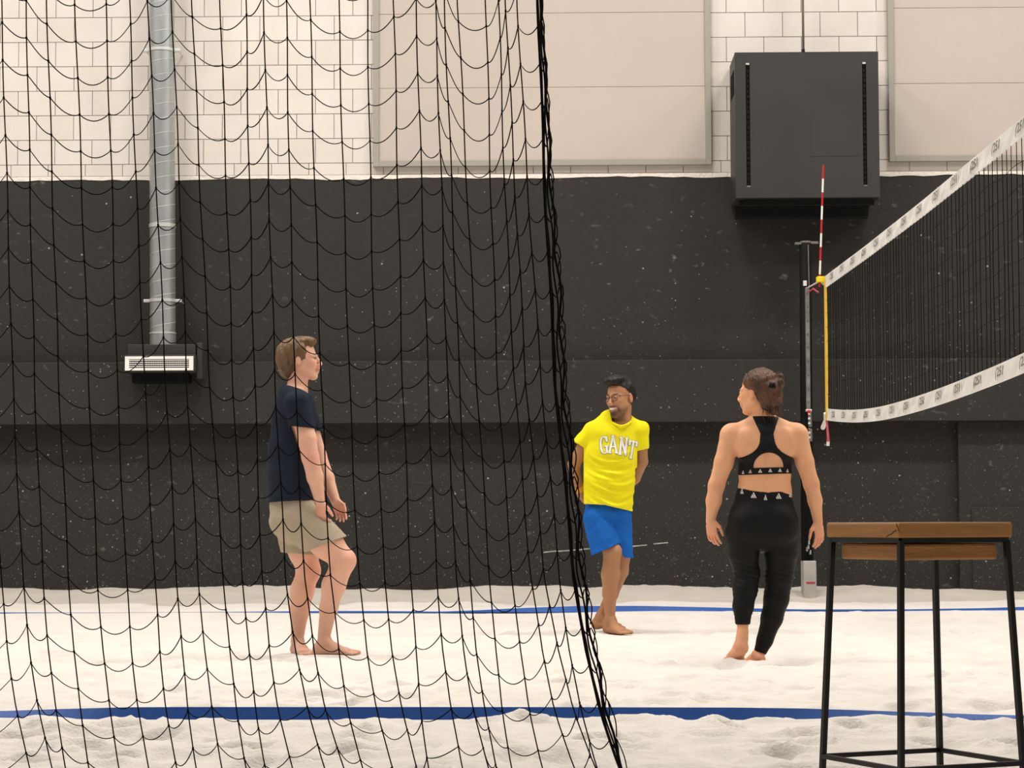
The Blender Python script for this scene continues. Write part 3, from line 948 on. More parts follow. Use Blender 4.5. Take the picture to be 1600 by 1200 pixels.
# ------------------------------------------------------------------ people: smooth solids sampled on a grid
def v3(*a): return np.array(a, dtype=np.float64)
def unit(a): return a / (np.linalg.norm(a) + 1e-12)
class Solid:
    """signed distances in person space: x right, y away, z up, all in photo pixels at the person's distance"""
    def __init__(self, lo, hi, h):
        self.lo = np.array(lo, float); self.h = h
        self.n = (np.ceil((np.array(hi, float) - self.lo) / h)).astype(int) + 1
        self.D = np.full(self.n, 50.0, dtype=np.float32)
        self.ax = [self.lo[i] + h * np.arange(self.n[i]) for i in range(3)]
    def sub(self, lo, hi):
        i0 = np.maximum(np.floor((np.array(lo) - self.lo) / self.h).astype(int), 0)
        i1 = np.minimum(np.ceil((np.array(hi) - self.lo) / self.h).astype(int) + 1, self.n)
        sl = tuple(slice(a, b) for a, b in zip(i0, i1))
        X = self.ax[0][sl[0]][:, None, None]; Y = self.ax[1][sl[1]][None, :, None]; Z = self.ax[2][sl[2]][None, None, :]
        return sl, X, Y, Z
    def add(self, fn, lo, hi, k=3.0, cut=False):
        pad = k + 3 * self.h
        sl, X, Y, Z = self.sub(np.array(lo) - pad, np.array(hi) + pad)
        if any(s.start >= s.stop for s in sl): return
        d = fn(X, Y, Z).astype(np.float32)
        a = self.D[sl]
        if cut:
            d = -d
            h = np.maximum(k - np.abs(a - d), 0) / max(k, 1e-6)
            self.D[sl] = np.maximum(a, d) + h * h * k * .25
        else:
            h = np.maximum(k - np.abs(a - d), 0) / max(k, 1e-6)
            self.D[sl] = np.minimum(a, d) - h * h * k * .25
    def cap(self, a, b, ra, rb, k=4.0, cut=False, grow=0):
        a = np.array(a, float); b = np.array(b, float); ra += grow; rb += grow
        ab = b - a; L2 = float(ab @ ab) + 1e-9
        def fn(X, Y, Z):
            px, py, pz = X - a[0], Y - a[1], Z - a[2]
            t = np.clip((px * ab[0] + py * ab[1] + pz * ab[2]) / L2, 0, 1)
            return np.sqrt((px - t * ab[0]) ** 2 + (py - t * ab[1]) ** 2 + (pz - t * ab[2]) ** 2) - (ra + (rb - ra) * t)
        r = max(ra, rb)
        self.add(fn, np.minimum(a, b) - r, np.maximum(a, b) + r, k, cut)
    def ecap(self, a, b, A, B, side, k=5.0, grow=0):
        """tapered limb of elliptic section; A,B = (half width along side, half width across)"""
        a = np.array(a, float); b = np.array(b, float); w = b - a; L = np.linalg.norm(w); w = w / L
        s = np.array(side, float); s = unit(s - w * (s @ w)); u = np.cross(w, s)
        A = (A[0] + grow, A[1] + grow); B = (B[0] + grow, B[1] + grow)
        def fn(X, Y, Z):
            px, py, pz = X - a[0], Y - a[1], Z - a[2]
            al = px * w[0] + py * w[1] + pz * w[2]
            t = np.clip(al / L, 0, 1)
            r1 = A[0] + (B[0] - A[0]) * t; r2 = A[1] + (B[1] - A[1]) * t
            ex_ = al - t * L
            p1 = px * s[0] + py * s[1] + pz * s[2]; p2 = px * u[0] + py * u[1] + pz * u[2]
            rm = np.minimum(r1, r2)
            q1 = p1 / r1; q2 = p2 / r2; q3 = ex_ / rm
            k0 = np.sqrt(q1 * q1 + q2 * q2 + q3 * q3) + 1e-6
            k1 = np.sqrt((q1 / r1) ** 2 + (q2 / r2) ** 2 + (q3 / rm) ** 2) + 1e-6
            return k0 * (k0 - 1) / k1
        r = max(A[0], A[1], B[0], B[1])
        self.add(fn, np.minimum(a, b) - r, np.maximum(a, b) + r, k)
    def ell(self, c, r, R=None, k=4.0, cut=False, grow=0):
        c = np.array(c, float); r = np.array(r, float) + grow
        R = np.eye(3) if R is None else R
        def fn(X, Y, Z):
            px, py, pz = X - c[0], Y - c[1], Z - c[2]
            q = [(px * R[i][0] + py * R[i][1] + pz * R[i][2]) for i in range(3)]
            k0 = np.sqrt(sum((q[i] / r[i]) ** 2 for i in range(3))) + 1e-6
            k1 = np.sqrt(sum((q[i] / r[i] ** 2) ** 2 for i in range(3))) + 1e-6
            return k0 * (k0 - 1) / k1
        m = r.max()
        self.add(fn, c - m, c + m, k, cut)
    def full(self):
        return self.ax[0][:, None, None], self.ax[1][None, :, None], self.ax[2][None, None, :]
    def keep(self, fn):
        """intersect with fn < 0 over the whole grid"""
        X, Y, Z = self.full()
        self.D = np.maximum(self.D, np.broadcast_to(fn(X, Y, Z), self.D.shape).astype(np.float32))
    def nets(self):
        D = self.D
        ins = D < 0
        c = [(i, j, k) for i in (0, 1) for j in (0, 1) for k in (0, 1)]
        n = np.array(D.shape) - 1
        s = sum(ins[i:n[0] + i, j:n[1] + j, k:n[2] + k].astype(np.int8) for i, j, k in c)
        mask = (s > 0) & (s < 8)
        idx = np.argwhere(mask)
        vid = np.full(mask.shape, -1, dtype=np.int32)
        vid[mask] = np.arange(len(idx), dtype=np.int32)
        vals = {q: D[idx[:, 0] + q[0], idx[:, 1] + q[1], idx[:, 2] + q[2]] for q in c}
        acc = np.zeros((len(idx), 3)); cnt = np.zeros(len(idx))
        for q in c:
            for axis in range(3):
                if q[axis]: continue
                p = list(q); p[axis] = 1; p = tuple(p)
                a, b = vals[q], vals[p]
                m = (a < 0) != (b < 0)
                t = np.where(m, a / np.where(m, a - b, 1), 0)
                pos = np.array(q, float)[None, :] + t[:, None] * (np.array(p, float) - np.array(q, float))[None, :]
                acc[m] += pos[m]; cnt[m] += 1
        V = (idx + acc / cnt[:, None]) * self.h + self.lo
        Q = []
        for axis in range(3):
            o1, o2 = [(1, 2), (2, 0), (0, 1)][axis]
            a = ins
            sa = [slice(1, -1)] * 3; sb = [slice(1, -1)] * 3
            sa[axis] = slice(0, -1); sb[axis] = slice(1, None)
            A = a[tuple(sa)]; B = a[tuple(sb)]
            ch = np.argwhere(A != B)
            if not len(ch): continue
            fl_ = A[tuple(ch.T)]
            base = ch.copy()
            for ax_ in range(3):
                if ax_ != axis: base[:, ax_] += 1
            def cell(d1, d2):
                e = base.copy(); e[:, o1] -= d1; e[:, o2] -= d2
                return vid[e[:, 0], e[:, 1], e[:, 2]]
            q = np.stack([cell(1, 1), cell(0, 1), cell(0, 0), cell(1, 0)], -1)
            q[~fl_] = q[~fl_][:, ::-1]
            Q.append(q)
        Q = np.concatenate(Q) if Q else np.zeros((0, 4), int)
        Q = Q[(Q >= 0).all(1)]
        return V, Q

class Person:
    def __init__(self, name, u0, v0, s, label):
        """u0, v0: photo point of the ground under the person, s: pixels per metre there"""
        self.s = s; self.Z = F / s
        p = P(u0, v0, self.Z)
        self.root = empty('person', p)
        tag(self.root, label, 'person')
        self.u0, self.v0 = u0, v0
    def q(self, u, v, w=0.0):
        return v3(u - self.u0, w, self.v0 - v)
    def box(self, u0, u1, v0, v1, w0, w1, h):
        a = self.q(u0, v1, w0); b = self.q(u1, v0, w1)
        return Solid(np.minimum(a, b), np.maximum(a, b), h)
    def mesh(self, S, name, m, color=None, parent=None, keep_big=False):
        V, Q = S.nets()
        me = bpy.data.meshes.new(name)
        me.vertices.add(len(V)); me.vertices.foreach_set('co', (V / self.s).astype(np.float32).ravel())
        me.loops.add(Q.size); me.loops.foreach_set('vertex_index', Q.astype(np.int32).ravel())
        me.polygons.add(len(Q)); me.polygons.foreach_set('loop_start', np.arange(len(Q), dtype=np.int32) * 4)
        me.polygons.foreach_set('use_smooth', np.ones(len(Q), dtype=bool))
        me.update(); me.validate()
        if color is not None:
            at = me.color_attributes.new('tone', 'FLOAT_COLOR', 'POINT')
            C = np.ones((len(V), 4), dtype=np.float32)
            C[:, :3] = color(V)
            at.data.foreach_set('color', C.ravel())
        me.materials.append(m)
        # one clean piece: drop crumbs
        bm = bmesh.new(); bm.from_mesh(me)
        bm.verts.ensure_lookup_table()
        seen = set(); comps = []
        for v in bm.verts:
            if v.index in seen: continue
            st = [v]; seen.add(v.index); comp = []
            while st:
                x = st.pop(); comp.append(x)
                for e_ in x.link_edges:
                    o = e_.other_vert(x)
                    if o.index not in seen: seen.add(o.index); st.append(o)
            comps.append(comp)
        big = max(len(c_) for c_ in comps)
        lim = big if not keep_big else 40
        for c_ in comps:
            if len(c_) < lim:
                for v in c_: bm.verts.remove(v)
        bmesh.ops.recalc_face_normals(bm, faces=bm.faces)
        bm.to_mesh(me); bm.free()
        for p_ in me.polygons: p_.use_smooth = True
        return link(name, me, parent or self.root)

def head(S, c, fwd, up, hh, wide=1.0, jaw=1.0):
    f = unit(np.array(fwd, float)); up = np.array(up, float); up = unit(up - f * (up @ f)); r = np.cross(f, up)
    def T(a, b, d): return c + (f * a + r * b + up * d) * hh
    R = np.stack([f, r, up])
    S.ell(T(-.07, 0, .135), v3(.40, .305 * wide, .365) * hh, R, 2)
    S.ell(T(.09, 0, -.10), v3(.285, .25 * wide, .35) * hh, R, 4)
    for b in (-1, 1):
        S.cap(T(.0, .185 * b * wide, -.20), T(.25, .055 * b, -.40), .085 * hh * jaw, .072 * hh * jaw, .09 * hh)
        S.ell(T(.245, .135 * b, -.075), v3(.10, .095, .10) * hh, R, .08 * hh)
        S.cap(T(.335, .05 * b, .085), T(.27, .19 * b, .075), .045 * hh, .035 * hh, .05 * hh)
        S.ell(T(.405, .115 * b, .022), v3(.055, .07, .045) * hh, R, .04 * hh, cut=True)
        S.ell(T(.315, .118 * b, .020), v3(.06, .06, .045) * hh, R, .01 * hh)
        S.ell(T(.43, .042 * b, -.145), v3(.04, .032, .03) * hh, R, .03 * hh)
        # ear
        S.ell(T(-.035, .315 * b * wide, -.035), v3(.07, .028, .115) * hh, R, .03 * hh)
        S.ell(T(-.012, .35 * b * wide, -.02), v3(.03, .022, .055) * hh, R, .02 * hh, cut=True)
    S.ell(T(.285, 0, -.415), v3(.085, .09, .07) * hh * jaw, R, .08 * hh)
    S.cap(T(.36, 0, .06), T(.455, 0, -.115), .026 * hh, .042 * hh, .035 * hh)
    S.cap(T(.385, 0, -.20), T(.36, 0, -.30), .05 * hh, .05 * hh, .06 * hh)
    S.cap(T(.39, -.055, -.238), T(.39, .055, -.238), .024 * hh, .024 * hh, .02 * hh)
    S.cap(T(.38, -.045, -.282), T(.38, .045, -.282), .028 * hh, .028 * hh, .02 * hh)
    return T, R
def hand(S, w, d, n, th, L, curl=.35, spread=.06, k=1.0, thumb_close=0.3):
    """w wrist, d towards the fingers, n palm normal (fingers curl to it), th towards the thumb"""
    d = unit(np.array(d, float)); n = np.array(n, float); n = unit(n - d * (n @ d)); t = np.array(th, float); t = unit(t - d * (t @ d) - n * (t @ n))
    w = np.array(w, float)
    S.ecap(w + d * L * .02, w + d * L * .20, (.135 * L, .10 * L), (.19 * L, .10 * L), t, 3)
    S.ecap(w + d * L * .20, w + d * L * .43, (.20 * L, .10 * L), (.215 * L, .082 * L), t, 2)
    lens = [.40, .45, .42, .33]; offs = [.162, .055, -.055, -.158]
    for i in range(4):
        b = w + d * L * (.49 - .02 * abs(i - 1)) + t * L * offs[i]
        dd = unit(d + t * spread * (1.5 - i) * 1.0)
        ang = curl * (.75 + .12 * i)
        pos = b; r = .053 * L if i < 3 else .046 * L
        dirv = dd
        for j, fr in enumerate((.46, .30, .24)):
            a_ = ang * (.7 + .35 * j)
            dirv = unit(dirv * math.cos(a_) + n * math.sin(a_))
            nn = unit(n * math.cos(a_) - dd * math.sin(a_)); 
            q = pos + dirv * lens[i] * L * fr
            S.cap(pos, q, r, r * .93, k)
            pos = q; r *= .93
            n_loc = nn
    b = w + d * L * .10 + t * L * .13 + n * L * .03
    d1 = unit(d * .72 + t * .62 + n * .25)
    m = b + d1 * L * .24
    d2 = unit(d * .93 + t * .12 + n * (.2 + thumb_close))
    e = m + d2 * L * .18
    g = e + unit(d * .95 + n * (.25 + thumb_close)) * L * .13
    S.cap(b, m, .085 * L, .06 * L, 3); S.cap(m, e, .058 * L, .052 * L, 1.5); S.cap(e, g, .052 * L, .043 * L, 1)
def foot(S, a, d, L, up=(0, 0, 1), drop=None, out=0.0, k=3):
    """a ankle centre, d horizontal toe direction, drop = height of the ankle over the sole"""
    d = unit(np.array(d, float)); up = unit(np.array(up, float)); r = np.cross(d, up)
    a = np.array(a, float); drop = drop or .29 * L
    so_ = a - up * drop
    heel = so_ - d * .12 * L + up * .115 * L
    S.ell(heel, v3(.14, .115, .125) * L, np.stack([d, r, up]), 4)
    S.cap(a, heel + up * .05 * L, .135 * L, .12 * L, 5)
    mid = so_ + d * .25 * L + up * .145 * L
    ball = so_ + d * .52 * L + up * .075 * L
    S.ecap(a + d * .05 * L - up * .03 * L, mid, (.135 * L, .12 * L), (.145 * L, .105 * L), r, 6)
    S.ecap(mid, ball, (.15 * L, .105 * L), (.185 * L, .07 * L), r, 5)
    S.ecap(heel - up * .02 * L, ball, (.11 * L, .09 * L), (.175 * L, .07 * L), r, 5)
    for i, (o_, ln, rr) in enumerate(((-.135, .20, .062), (-.045, .185, .044), (.03, .165, .041), (.095, .14, .038), (.15, .115, .036))):
        o2 = o_ * (1 if out >= 0 else -1)
        b = ball + r * o2 * L + d * .03 * L - up * (.075 - rr) * L * .6
        S.cap(b, b + d * ln * L - up * .018 * L, rr * L, rr * .85 * L, 1.2)

_wr = np.random.RandomState(9)
_dirs = [(unit(_wr.randn(3)), _wr.rand() * 6) for _ in range(40)]
def lump(X, Y, Z, wl, seed=0, n=6):
    o = 0
    for i in range(n):
        d, ph = _dirs[(seed * 7 + i) % 40]
        f_ = 2 * math.pi / wl * (.7 + .12 * i)
        o = o + np.sin((X * d[0] + Y * d[1] + Z * d[2]) * f_ + ph + seed + 1.3 * np.sin((X * d[1] - Z * d[0]) * f_ * .5))
    return o / n
def blend(C, w, col):
    w = np.clip(w, 0, 1)[:, None]
    return C * (1 - w) + np.array(col)[None, :] * w
def gauss(V, c, r):
    return np.exp(-(((V - c) / r) ** 2).sum(1))

SKIN_A = np.array([.80, .45, .33]); SKIN_B = np.array([.42, .205, .105]); SKIN_C = np.array([.80, .42, .235])
def skin_mat(name):
    m = mat(name, (.6, .35, .25), .55, attr=True, noise=(14, .05, (1, 1, 1)), spec=.35)
    b = m.node_tree.nodes['Principled BSDF']
    b.inputs['Subsurface Weight'].default_value = .12
    b.inputs['Subsurface Radius'].default_value = (.02, .008, .004)
    b.inputs['Subsurface Scale'].default_value = .4
    return m
M['skin'] = skin_mat('skin')
def cloth(name, rgb, rough=.85, amt=.06, sheen=0): return mat(name, rgb, rough, noise=(9, amt, (1, 1, 1)), bump=(420, .0006, (1, 1, 1)), spec=.15, sheen=sheen)
def hairmat(name, rgb):
    m = mat(name, rgb, .5, noise=(26, .45, (1, 1, .35)), bump=(70, .004, (1.6, 1.6, .3)), spec=.35)
    return m

# ================================================================= man in navy shirt (left, behind the net)
p1 = Person('person', 492, 1024, S1, 'person in a navy t-shirt and beige shorts walking barefoot behind the black safety net')
q = p1.q
def man1_torso(S, g=0.0):
    k = 8
    S.ecap(q(459, 626), q(457, 662), (20, 44), (28, 44), (1, 0, 0), k, g)
    S.ecap(q(457, 662), q(454, 730), (28, 44), (26, 38), (1, 0, 0), k, g)
    S.ecap(q(454, 730), q(456, 795), (27, 38), (30, 43), (1, 0, 0), k, g)
S = p1.box(408, 568, 518, 1034, -78, 78, 1.2)
HC1 = q(470.5, 563.5, 0)
man1_torso(S)
S.cap(q(466, 590), q(461, 622), 15, 17, 5)
S.cap(q(463, 612), q(462, 634, -38), 13, 14, 8); S.cap(q(463, 612), q(463, 634, 38), 13, 14, 8)
T1, R1 = head(S, HC1, (.995, -.06, .03), (-.03, 0, 1), 65, 1.0)
# near arm
S.cap(q(469, 634, -46), q(484, 690, -53), 16, 14.5, 5); S.cap(q(484, 690, -53), q(489, 718, -54), 14.5, 13.2, 4)
S.cap(q(489, 718, -54), q(496, 748, -50), 13.2, 12.6, 4); S.cap(q(496, 748, -50), q(503, 786, -42), 12.6, 7.6, 4)
hand(S, q(503, 786, -42), (.06, .05, -1), (.55, .85, 0), (.8, -.6, 0), 44, curl=1.15, spread=.05, k=.8, thumb_close=.5)
# far arm
S.cap(q(469, 634, 46), q(492, 712, 58), 15, 12.5, 5); S.cap(q(492, 712, 58), q(506, 748, 50), 12.5, 11.5, 4); S.cap(q(506, 748, 50), q(520, 783, 40), 11.5, 7.6, 4)
hand(S, q(520, 783, 40), (.42, 0, -1), (-.3, -.95, 0), (.9, -.3, .3), 42, curl=.45, spread=.05, k=.8)
# far (rear) leg
S.cap(q(454, 805, 17), q(472, 862, 18), 27, 22.5, 9); S.cap(q(472, 862, 18), q(480, 893, 18), 22.5, 17.5, 8)
S.ell(q(487, 893, 16), (10, 12, 15), None, 6)
S.cap(q(480, 893, 18), q(470, 925, 20), 17.5, 17.8, 7); S.cap(q(470, 925, 20), q(466, 956, 21), 17.8, 14.5, 7)
S.cap(q(466, 956, 21), q(462.5, 1000, 22), 14.5, 9.6, 6)
foot(S, q(463, 1004, 22), (.42, -.9, 0), 66, drop=20)
# near (forward) leg
S.cap(q(462, 805, -18), q(512, 850, -24), 28, 24, 9); S.cap(q(512, 850, -24), q(538, 876, -26), 24, 18, 8)
S.ell(q(545, 876, -26), (11, 14, 14), None, 6)
S.cap(q(538, 878, -26), q(523, 915, -24), 17.5, 17.6, 7); S.cap(q(523, 915, -24), q(515, 950, -22), 17.6, 13.6, 7)
S.cap(q(515, 950, -22), q(508, 992, -20), 13.6, 9.8, 6)
foot(S, q(508, 1001, -20), (.98, -.2, 0), 70, drop=21)
def col1(V):
    C = np.tile(SKIN_A, (len(V), 1))
    pink = np.array([.74, .30, .22])
    for c_, r in ((q(499, 812, -42), 22), (q(528, 808, 38), 20), (q(492, 720, -66), 13), (q(553, 878, -26), 14), (q(494, 893, 16), 14), (q(508, 1008, -34), 14), (T1(.25, .18, -.12), 6), (T1(.25, -.18, -.12), 6), (T1(-.03, -.33, -.03), 8), (q(462, 1018, 20), 14)):
        C = blend(C, gauss(V, c_, r) * .5, pink)
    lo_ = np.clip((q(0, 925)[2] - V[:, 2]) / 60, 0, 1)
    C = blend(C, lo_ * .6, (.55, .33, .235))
    C = blend(C, gauss(V, T1(.415, 0, -.262), v3(5, 5.5, 2.6)) * 1.2, (.52, .15, .12))
    for b in (-1, 1):
        C = blend(C, gauss(V, T1(.335, .13 * b, .10), v3(7, 5, 2.0)) * .8, (.20, .11, .06))
        C = blend(C, gauss(V, T1(.36, .14 * b, .025), v3(4.5, 5, 1.7)) * 1.3, (.12, .07, .055))
    return C
p1.mesh(S, 'body', M['skin'], col1)
# hair: voluminous, swept back
H = p1.box(412, 512, 515, 612, -42, 42, .8)
H.ell(T1(-.16, 0, .20), v3(.42, .34, .36) * 65, R1, 4)
H.ell(T1(-.33, 0, .06), v3(.30, .32, .38) * 65, R1, 6)
H.ell(T1(.10, 0, .44), v3(.28, .24, .12) * 65, R1, 5)
H.cap(T1(.16, -.10, .44), T1(.26, .10, .34), 6.5, 5.0, 4)
for b in (-1, 1): H.ell(T1(-.0, .25 * b, .16), v3(.17, .10, .20) * 65, R1, 4)
H.ell(T1(-.34, 0, -.20), v3(.20, .27, .25) * 65, R1, 6)
fv, rv, uv = R1
def cutface(X, Y, Z):
    a = (X - HC1[0]) * fv[0] + (Y - HC1[1]) * fv[1] + (Z - HC1[2]) * fv[2]
    d = (X - HC1[0]) * uv[0] + (Y - HC1[1]) * uv[1] + (Z - HC1[2]) * uv[2]
    a = a / 65; d = d / 65
    lim = np.interp(d, [-.5, -.1, .0, .12, .28, .40, .5], [-.14, -.07, .11, .15, .27, .36, .46])
    return (a - lim) * 55
H.keep(cutface)
X, Y, Z = H.full()
H.D = H.D + (1.5 * lump(X, Y, Z * .45, 11, 1) + .9 * lump(X, Y, Z * .5, 5, 2)).astype(np.float32)
p1.mesh(H, 'hair', hairmat('light_brown_hair', (.15, .085, .042)))
# shirt
S = p1.box(406, 530, 600, 796, -82, 82, 1.25)
S.ecap(q(459, 621), q(458, 650), (27, 46), (34, 51), (1, 0, 0), 8)
S.ecap(q(460, 650), q(456, 705), (33, 48), (36, 47), (1, 0, 0), 8)
S.ecap(q(456, 705), q(456, 800), (36, 47), (38, 50), (1, 0, 0), 8)
S.cap(q(463, 618, -20), q(468, 634, -44), 16, 20, 8); S.cap(q(463, 618, 20), q(468, 634, 44), 16, 20, 8)
A = p1.box(406, 530, 600, 796, -82, 82, 1.25)
A.ecap(q(468, 634, -47), q(481, 690, -53), (20, 18), (18, 18.5), (1, 0, 0), 5); A.ecap(q(468, 634, 47), q(486, 690, 56), (19, 18), (17.5, 18), (1, 0, 0), 5)
X, Y, Z = S.full()
nz = (1.3 * lump(X, Y, Z, 46, 3) + .5 * lump(X, Y, Z, 20, 4)).astype(np.float32)
S.D = S.D + nz; A.D = A.D + nz * .6
def smin(a, b, k): h = np.maximum(k - np.abs(a - b), 0) / k; return np.minimum(a, b) - h * h * k * .25
inner = smin(S.D, A.D, 4) + 2.6
S.keep(lambda X, Y, Z: -(Z - q(0, 785)[2]) + (X - q(456, 0)[0]) * .05 + 0 * Y)
A.keep(lambda X, Y, Z: -((Z - q(0, 672)[2]) + (X - q(480, 0)[0]) * .10) + 0 * Y)
S.D = smin(S.D, A.D, 4)
nk = lambda X, Y, Z: ((Z - q(0, 611)[2]) + (X - q(457, 0)[0]) * .36 - np.abs(Y) * .12)
S.keep(nk)
S.D = np.maximum(S.D, -inner)
p1.mesh(S, 'shirt', cloth('navy_jersey', (.014, .0195, .034), .9, .1))
# shorts
S = p1.box(404, 560, 770, 885, -72, 72, 1.25)
S.ecap(q(456, 782), q(457, 812), (34.5, 44), (37, 48), (1, 0, 0), 8)
A = p1.box(404, 560, 770, 885, -72, 72, 1.25); B = p1.box(404, 560, 770, 885, -72, 72, 1.25)
A.ecap(q(462, 808, -20), q(532, 869, -25), (34, 30), (30, 30), (.3, 0, 1), 8)
B.ecap(q(455, 808, 20), q(474, 890, 20), (33, 27), (28.5, 28), (1, 0, 0), 8)
X, Y, Z = S.full()
nz = (1.4 * lump(X, Y, Z, 40, 5) + .6 * lump(X, Y, Z, 17, 6)).astype(np.float32)
S.D = S.D + nz; A.D = A.D + nz; B.D = B.D + nz
inner = smin(smin(S.D, A.D, 5), B.D, 5) + 2.4
a_ = q(510, 852, 0); n_ = unit(v3(26, 0, -67))
A.keep(lambda X, Y, Z: (X - a_[0]) * n_[0] + (Z - a_[2]) * n_[2] + 0 * Y)
B.keep(lambda X, Y, Z: -(Z - q(0, 867)[2]) - (X - q(470, 0)[0]) * .08 + 0 * Y)
S.D = smin(smin(S.D, A.D, 5), B.D, 5)
S.keep(lambda X, Y, Z: (Z - q(0, 779)[2]) + 0 * X + 0 * Y)
S.D = np.maximum(S.D, -inner)
p1.mesh(S, 'shorts', cloth('beige_cotton', (.43, .36, .27), .85, .06))

# ================================================================= man in yellow shirt
p2 = Person('person', 952, 991, S2, 'smiling bearded person in glasses, yellow t-shirt and blue shorts, hands behind back')
q = p2.q
S = p2.box(880, 1026, 582, 1001, -60, 70, 1.0)
HC2 = q(970.5, 623.5, -8); HH2 = 61
T2, R2 = head(S, HC2, (-.62, -.77, -.09), (-.05, .0, 1), HH2, 1.02, 1.08)
S.cap(q(976, 638, -2), q(972, 668, 2), 13, 14.5, 5)
k = 8
S.cap(q(972, 660), q(932, 675), 11, 12, 8); S.cap(q(972, 660), q(1000, 673), 11, 12, 8)
S.ecap(q(960, 678), q(955, 708), (38, 19), (36, 21), (1, 0, 0), k)
S.ecap(q(955, 708), q(951, 755), (36, 21), (33, 20), (1, 0, 0), k)
S.ecap(q(951, 755), q(950, 800), (33, 20), (32, 20), (1, 0, 0), k)
S.cap(q(924, 682, 0), q(899, 726, 16), 12, 9.6, 4); S.cap(q(899, 726, 16), q(901, 745, 24), 9.4, 9.0, 3); S.cap(q(901, 745, 24), q(911, 775, 36), 9.0, 6.4, 3)
hand(S, q(911, 775, 36), (.75, .3, -.55), (0, .9, .3), (-.4, 0, .8), 40, curl=.4, k=.8)
S.cap(q(1001, 682, 0), q(1005, 722, 20), 12, 10, 4); S.cap(q(1005, 722, 20), q(995, 748, 34), 10, 8.6, 3); S.cap(q(995, 748, 34), q(966, 778, 44), 8.6, 6.4, 3)
hand(S, q(966, 778, 44), (-.8, .2, -.5), (0, .9, .3), (.3, 0, .9), 40, curl=.4, k=.8)
S.cap(q(937, 808, -2), q(955.5, 860, -13), 17, 13.4, 5); S.ell(q(959, 862, -17), (12, 11, 12), None, 4)
S.cap(q(957, 864, -13), q(954, 898, -6), 13.6, 13.8, 5); S.cap(q(954, 898, -6), q(953, 928, -2), 13.8, 11, 5); S.cap(q(953, 928, -2), q(953, 966, -1), 11, 7.8, 4)
foot(S, q(954, 970, -1), (.55, -.83, 0), 58, drop=19.5)
S.cap(q(965, 808, 4), q(976, 862, 4), 18, 11.8, 5); S.cap(q(976, 862, 4), q(970, 893, 12), 11.8, 12.2, 4)
S.cap(q(970, 893, 12), q(957, 930, 20), 12.8, 9.8, 5); S.cap(q(957, 930, 20), q(940, 963, 25), 9.8, 7.2, 4)
foot(S, q(939, 966, 25), (.85, -.5, 0), 58, drop=17.5, out=-1)
def col2(V):
    C = np.tile(SKIN_B, (len(V), 1))
    L_ = (V - HC2) @ R2.T / HH2          # forward, right, up
    f_, r_, u_ = L_[:, 0], L_[:, 1], L_[:, 2]
    face = (f_ > -.1) & (u_ > -.6) & (u_ < .6) & (np.abs(r_) < .45)
    C = blend(C, np.where(face, .45, 0), (.56, .27, .15))
    # beard along the jaw, round the mouth
    jaw = np.clip((-.17 - u_ - .28 * np.clip(f_ - .05, -1, 1)) * 9, 0, 1) * np.clip((f_ + .02) * 9, 0, 1)
    C = blend(C, np.where(face, jaw * .62, 0), (.045, .025, .018))
    mou = np.exp(-((r_ / .125) ** 4) - ((u_ + .205) / .026) ** 2) * (f_ > .3)
    C = blend(C, mou * .95, (.03, .017, .012))
    goat = np.exp(-((r_ / .10) ** 4) - ((u_ + .40) / .075) ** 4) * (f_ > .22)
    C = blend(C, goat * .8, (.03, .018, .013))
    side = np.exp(-(((np.abs(r_) - .14) / .03) ** 2) - ((u_ + .29) / .09) ** 2) * (f_ > .2)
    C = blend(C, side * .8, (.04, .022, .016))
    lips = np.exp(-((r_ / .105) ** 4) - ((u_ + .262) / .042) ** 4) * (f_ > .3)
    C = blend(C, lips * .9, (.35, .10, .08))
    curve = u_ + .262 - .55 * r_ * r_ * 2
    teeth = np.exp(-((r_ / .085) ** 4) - (curve / .024) ** 4) * (f_ > .3)
    C = blend(C, teeth * 1.1, (.85, .80, .74))
    for b in (-1, 1):
        brow = np.exp(-(((r_ - .125 * b) / .075) ** 4) - ((u_ - .105) / .022) ** 2) * (f_ > .2)
        C = blend(C, brow * .9, (.025, .014, .010))
        eye = np.exp(-(((r_ - .118 * b) / .05) ** 4) - ((u_ - .018) / .022) ** 4) * (f_ > .28)
        C = blend(C, eye, (.35, .30, .26))
        iris = np.exp(-(((r_ - .112 * b) / .022) ** 4) - ((u_ - .018) / .022) ** 4) * (f_ > .28)
        C = blend(C, iris, (.02, .012, .01))
        C = blend(C, gauss(V, T2(-.02, .34 * b, -.03), 6) * .6, (.60, .24, .16))
    C = blend(C, gauss(V, q(960, 858, -26), 10) * .5, (.46, .25, .14))
    return C
p2.mesh(S, 'body', M['skin'], col2)
H = p2.box(938, 1008, 580, 640, -42, 42, .7)
H.ell(T2(-.09, 0, .20), v3(.41, .335, .345) * HH2, R2, 3)
H.ell(T2(-.20, 0, .02), v3(.26, .315, .30) * HH2, R2, 4)
H.ell(T2(.10, 0, .47), v3(.30, .25, .125) * HH2, R2, 5)
H.ell(T2(.27, .04, .43), v3(.13, .22, .10) * HH2, R2, 5)
fv2 = R2
def cutface2(X, Y, Z):
    L_ = [((X - HC2[0]) * R2[i][0] + (Y - HC2[1]) * R2[i][1] + (Z - HC2[2]) * R2[i][2]) / HH2 for i in range(3)]
    lim = np.interp(L_[2], [-.4, -.05, .05, .22, .30, .36, .5], [-.16, -.10, .0, .08, .18, .40, .6])
    return (L_[0] - lim - .5 * np.abs(L_[1]) * (L_[2] < .0) * 0) * 50
H.keep(cutface2)
H.keep(lambda X, Y, Z: -(Z - q(0, 637)[2]) + 0 * X + 0 * Y)
X, Y, Z = H.full()
H.D = H.D + (1.2 * lump(X, Y, Z * .6, 9, 1) + .7 * lump(X, Y, Z * .6, 4, 2)).astype(np.float32)
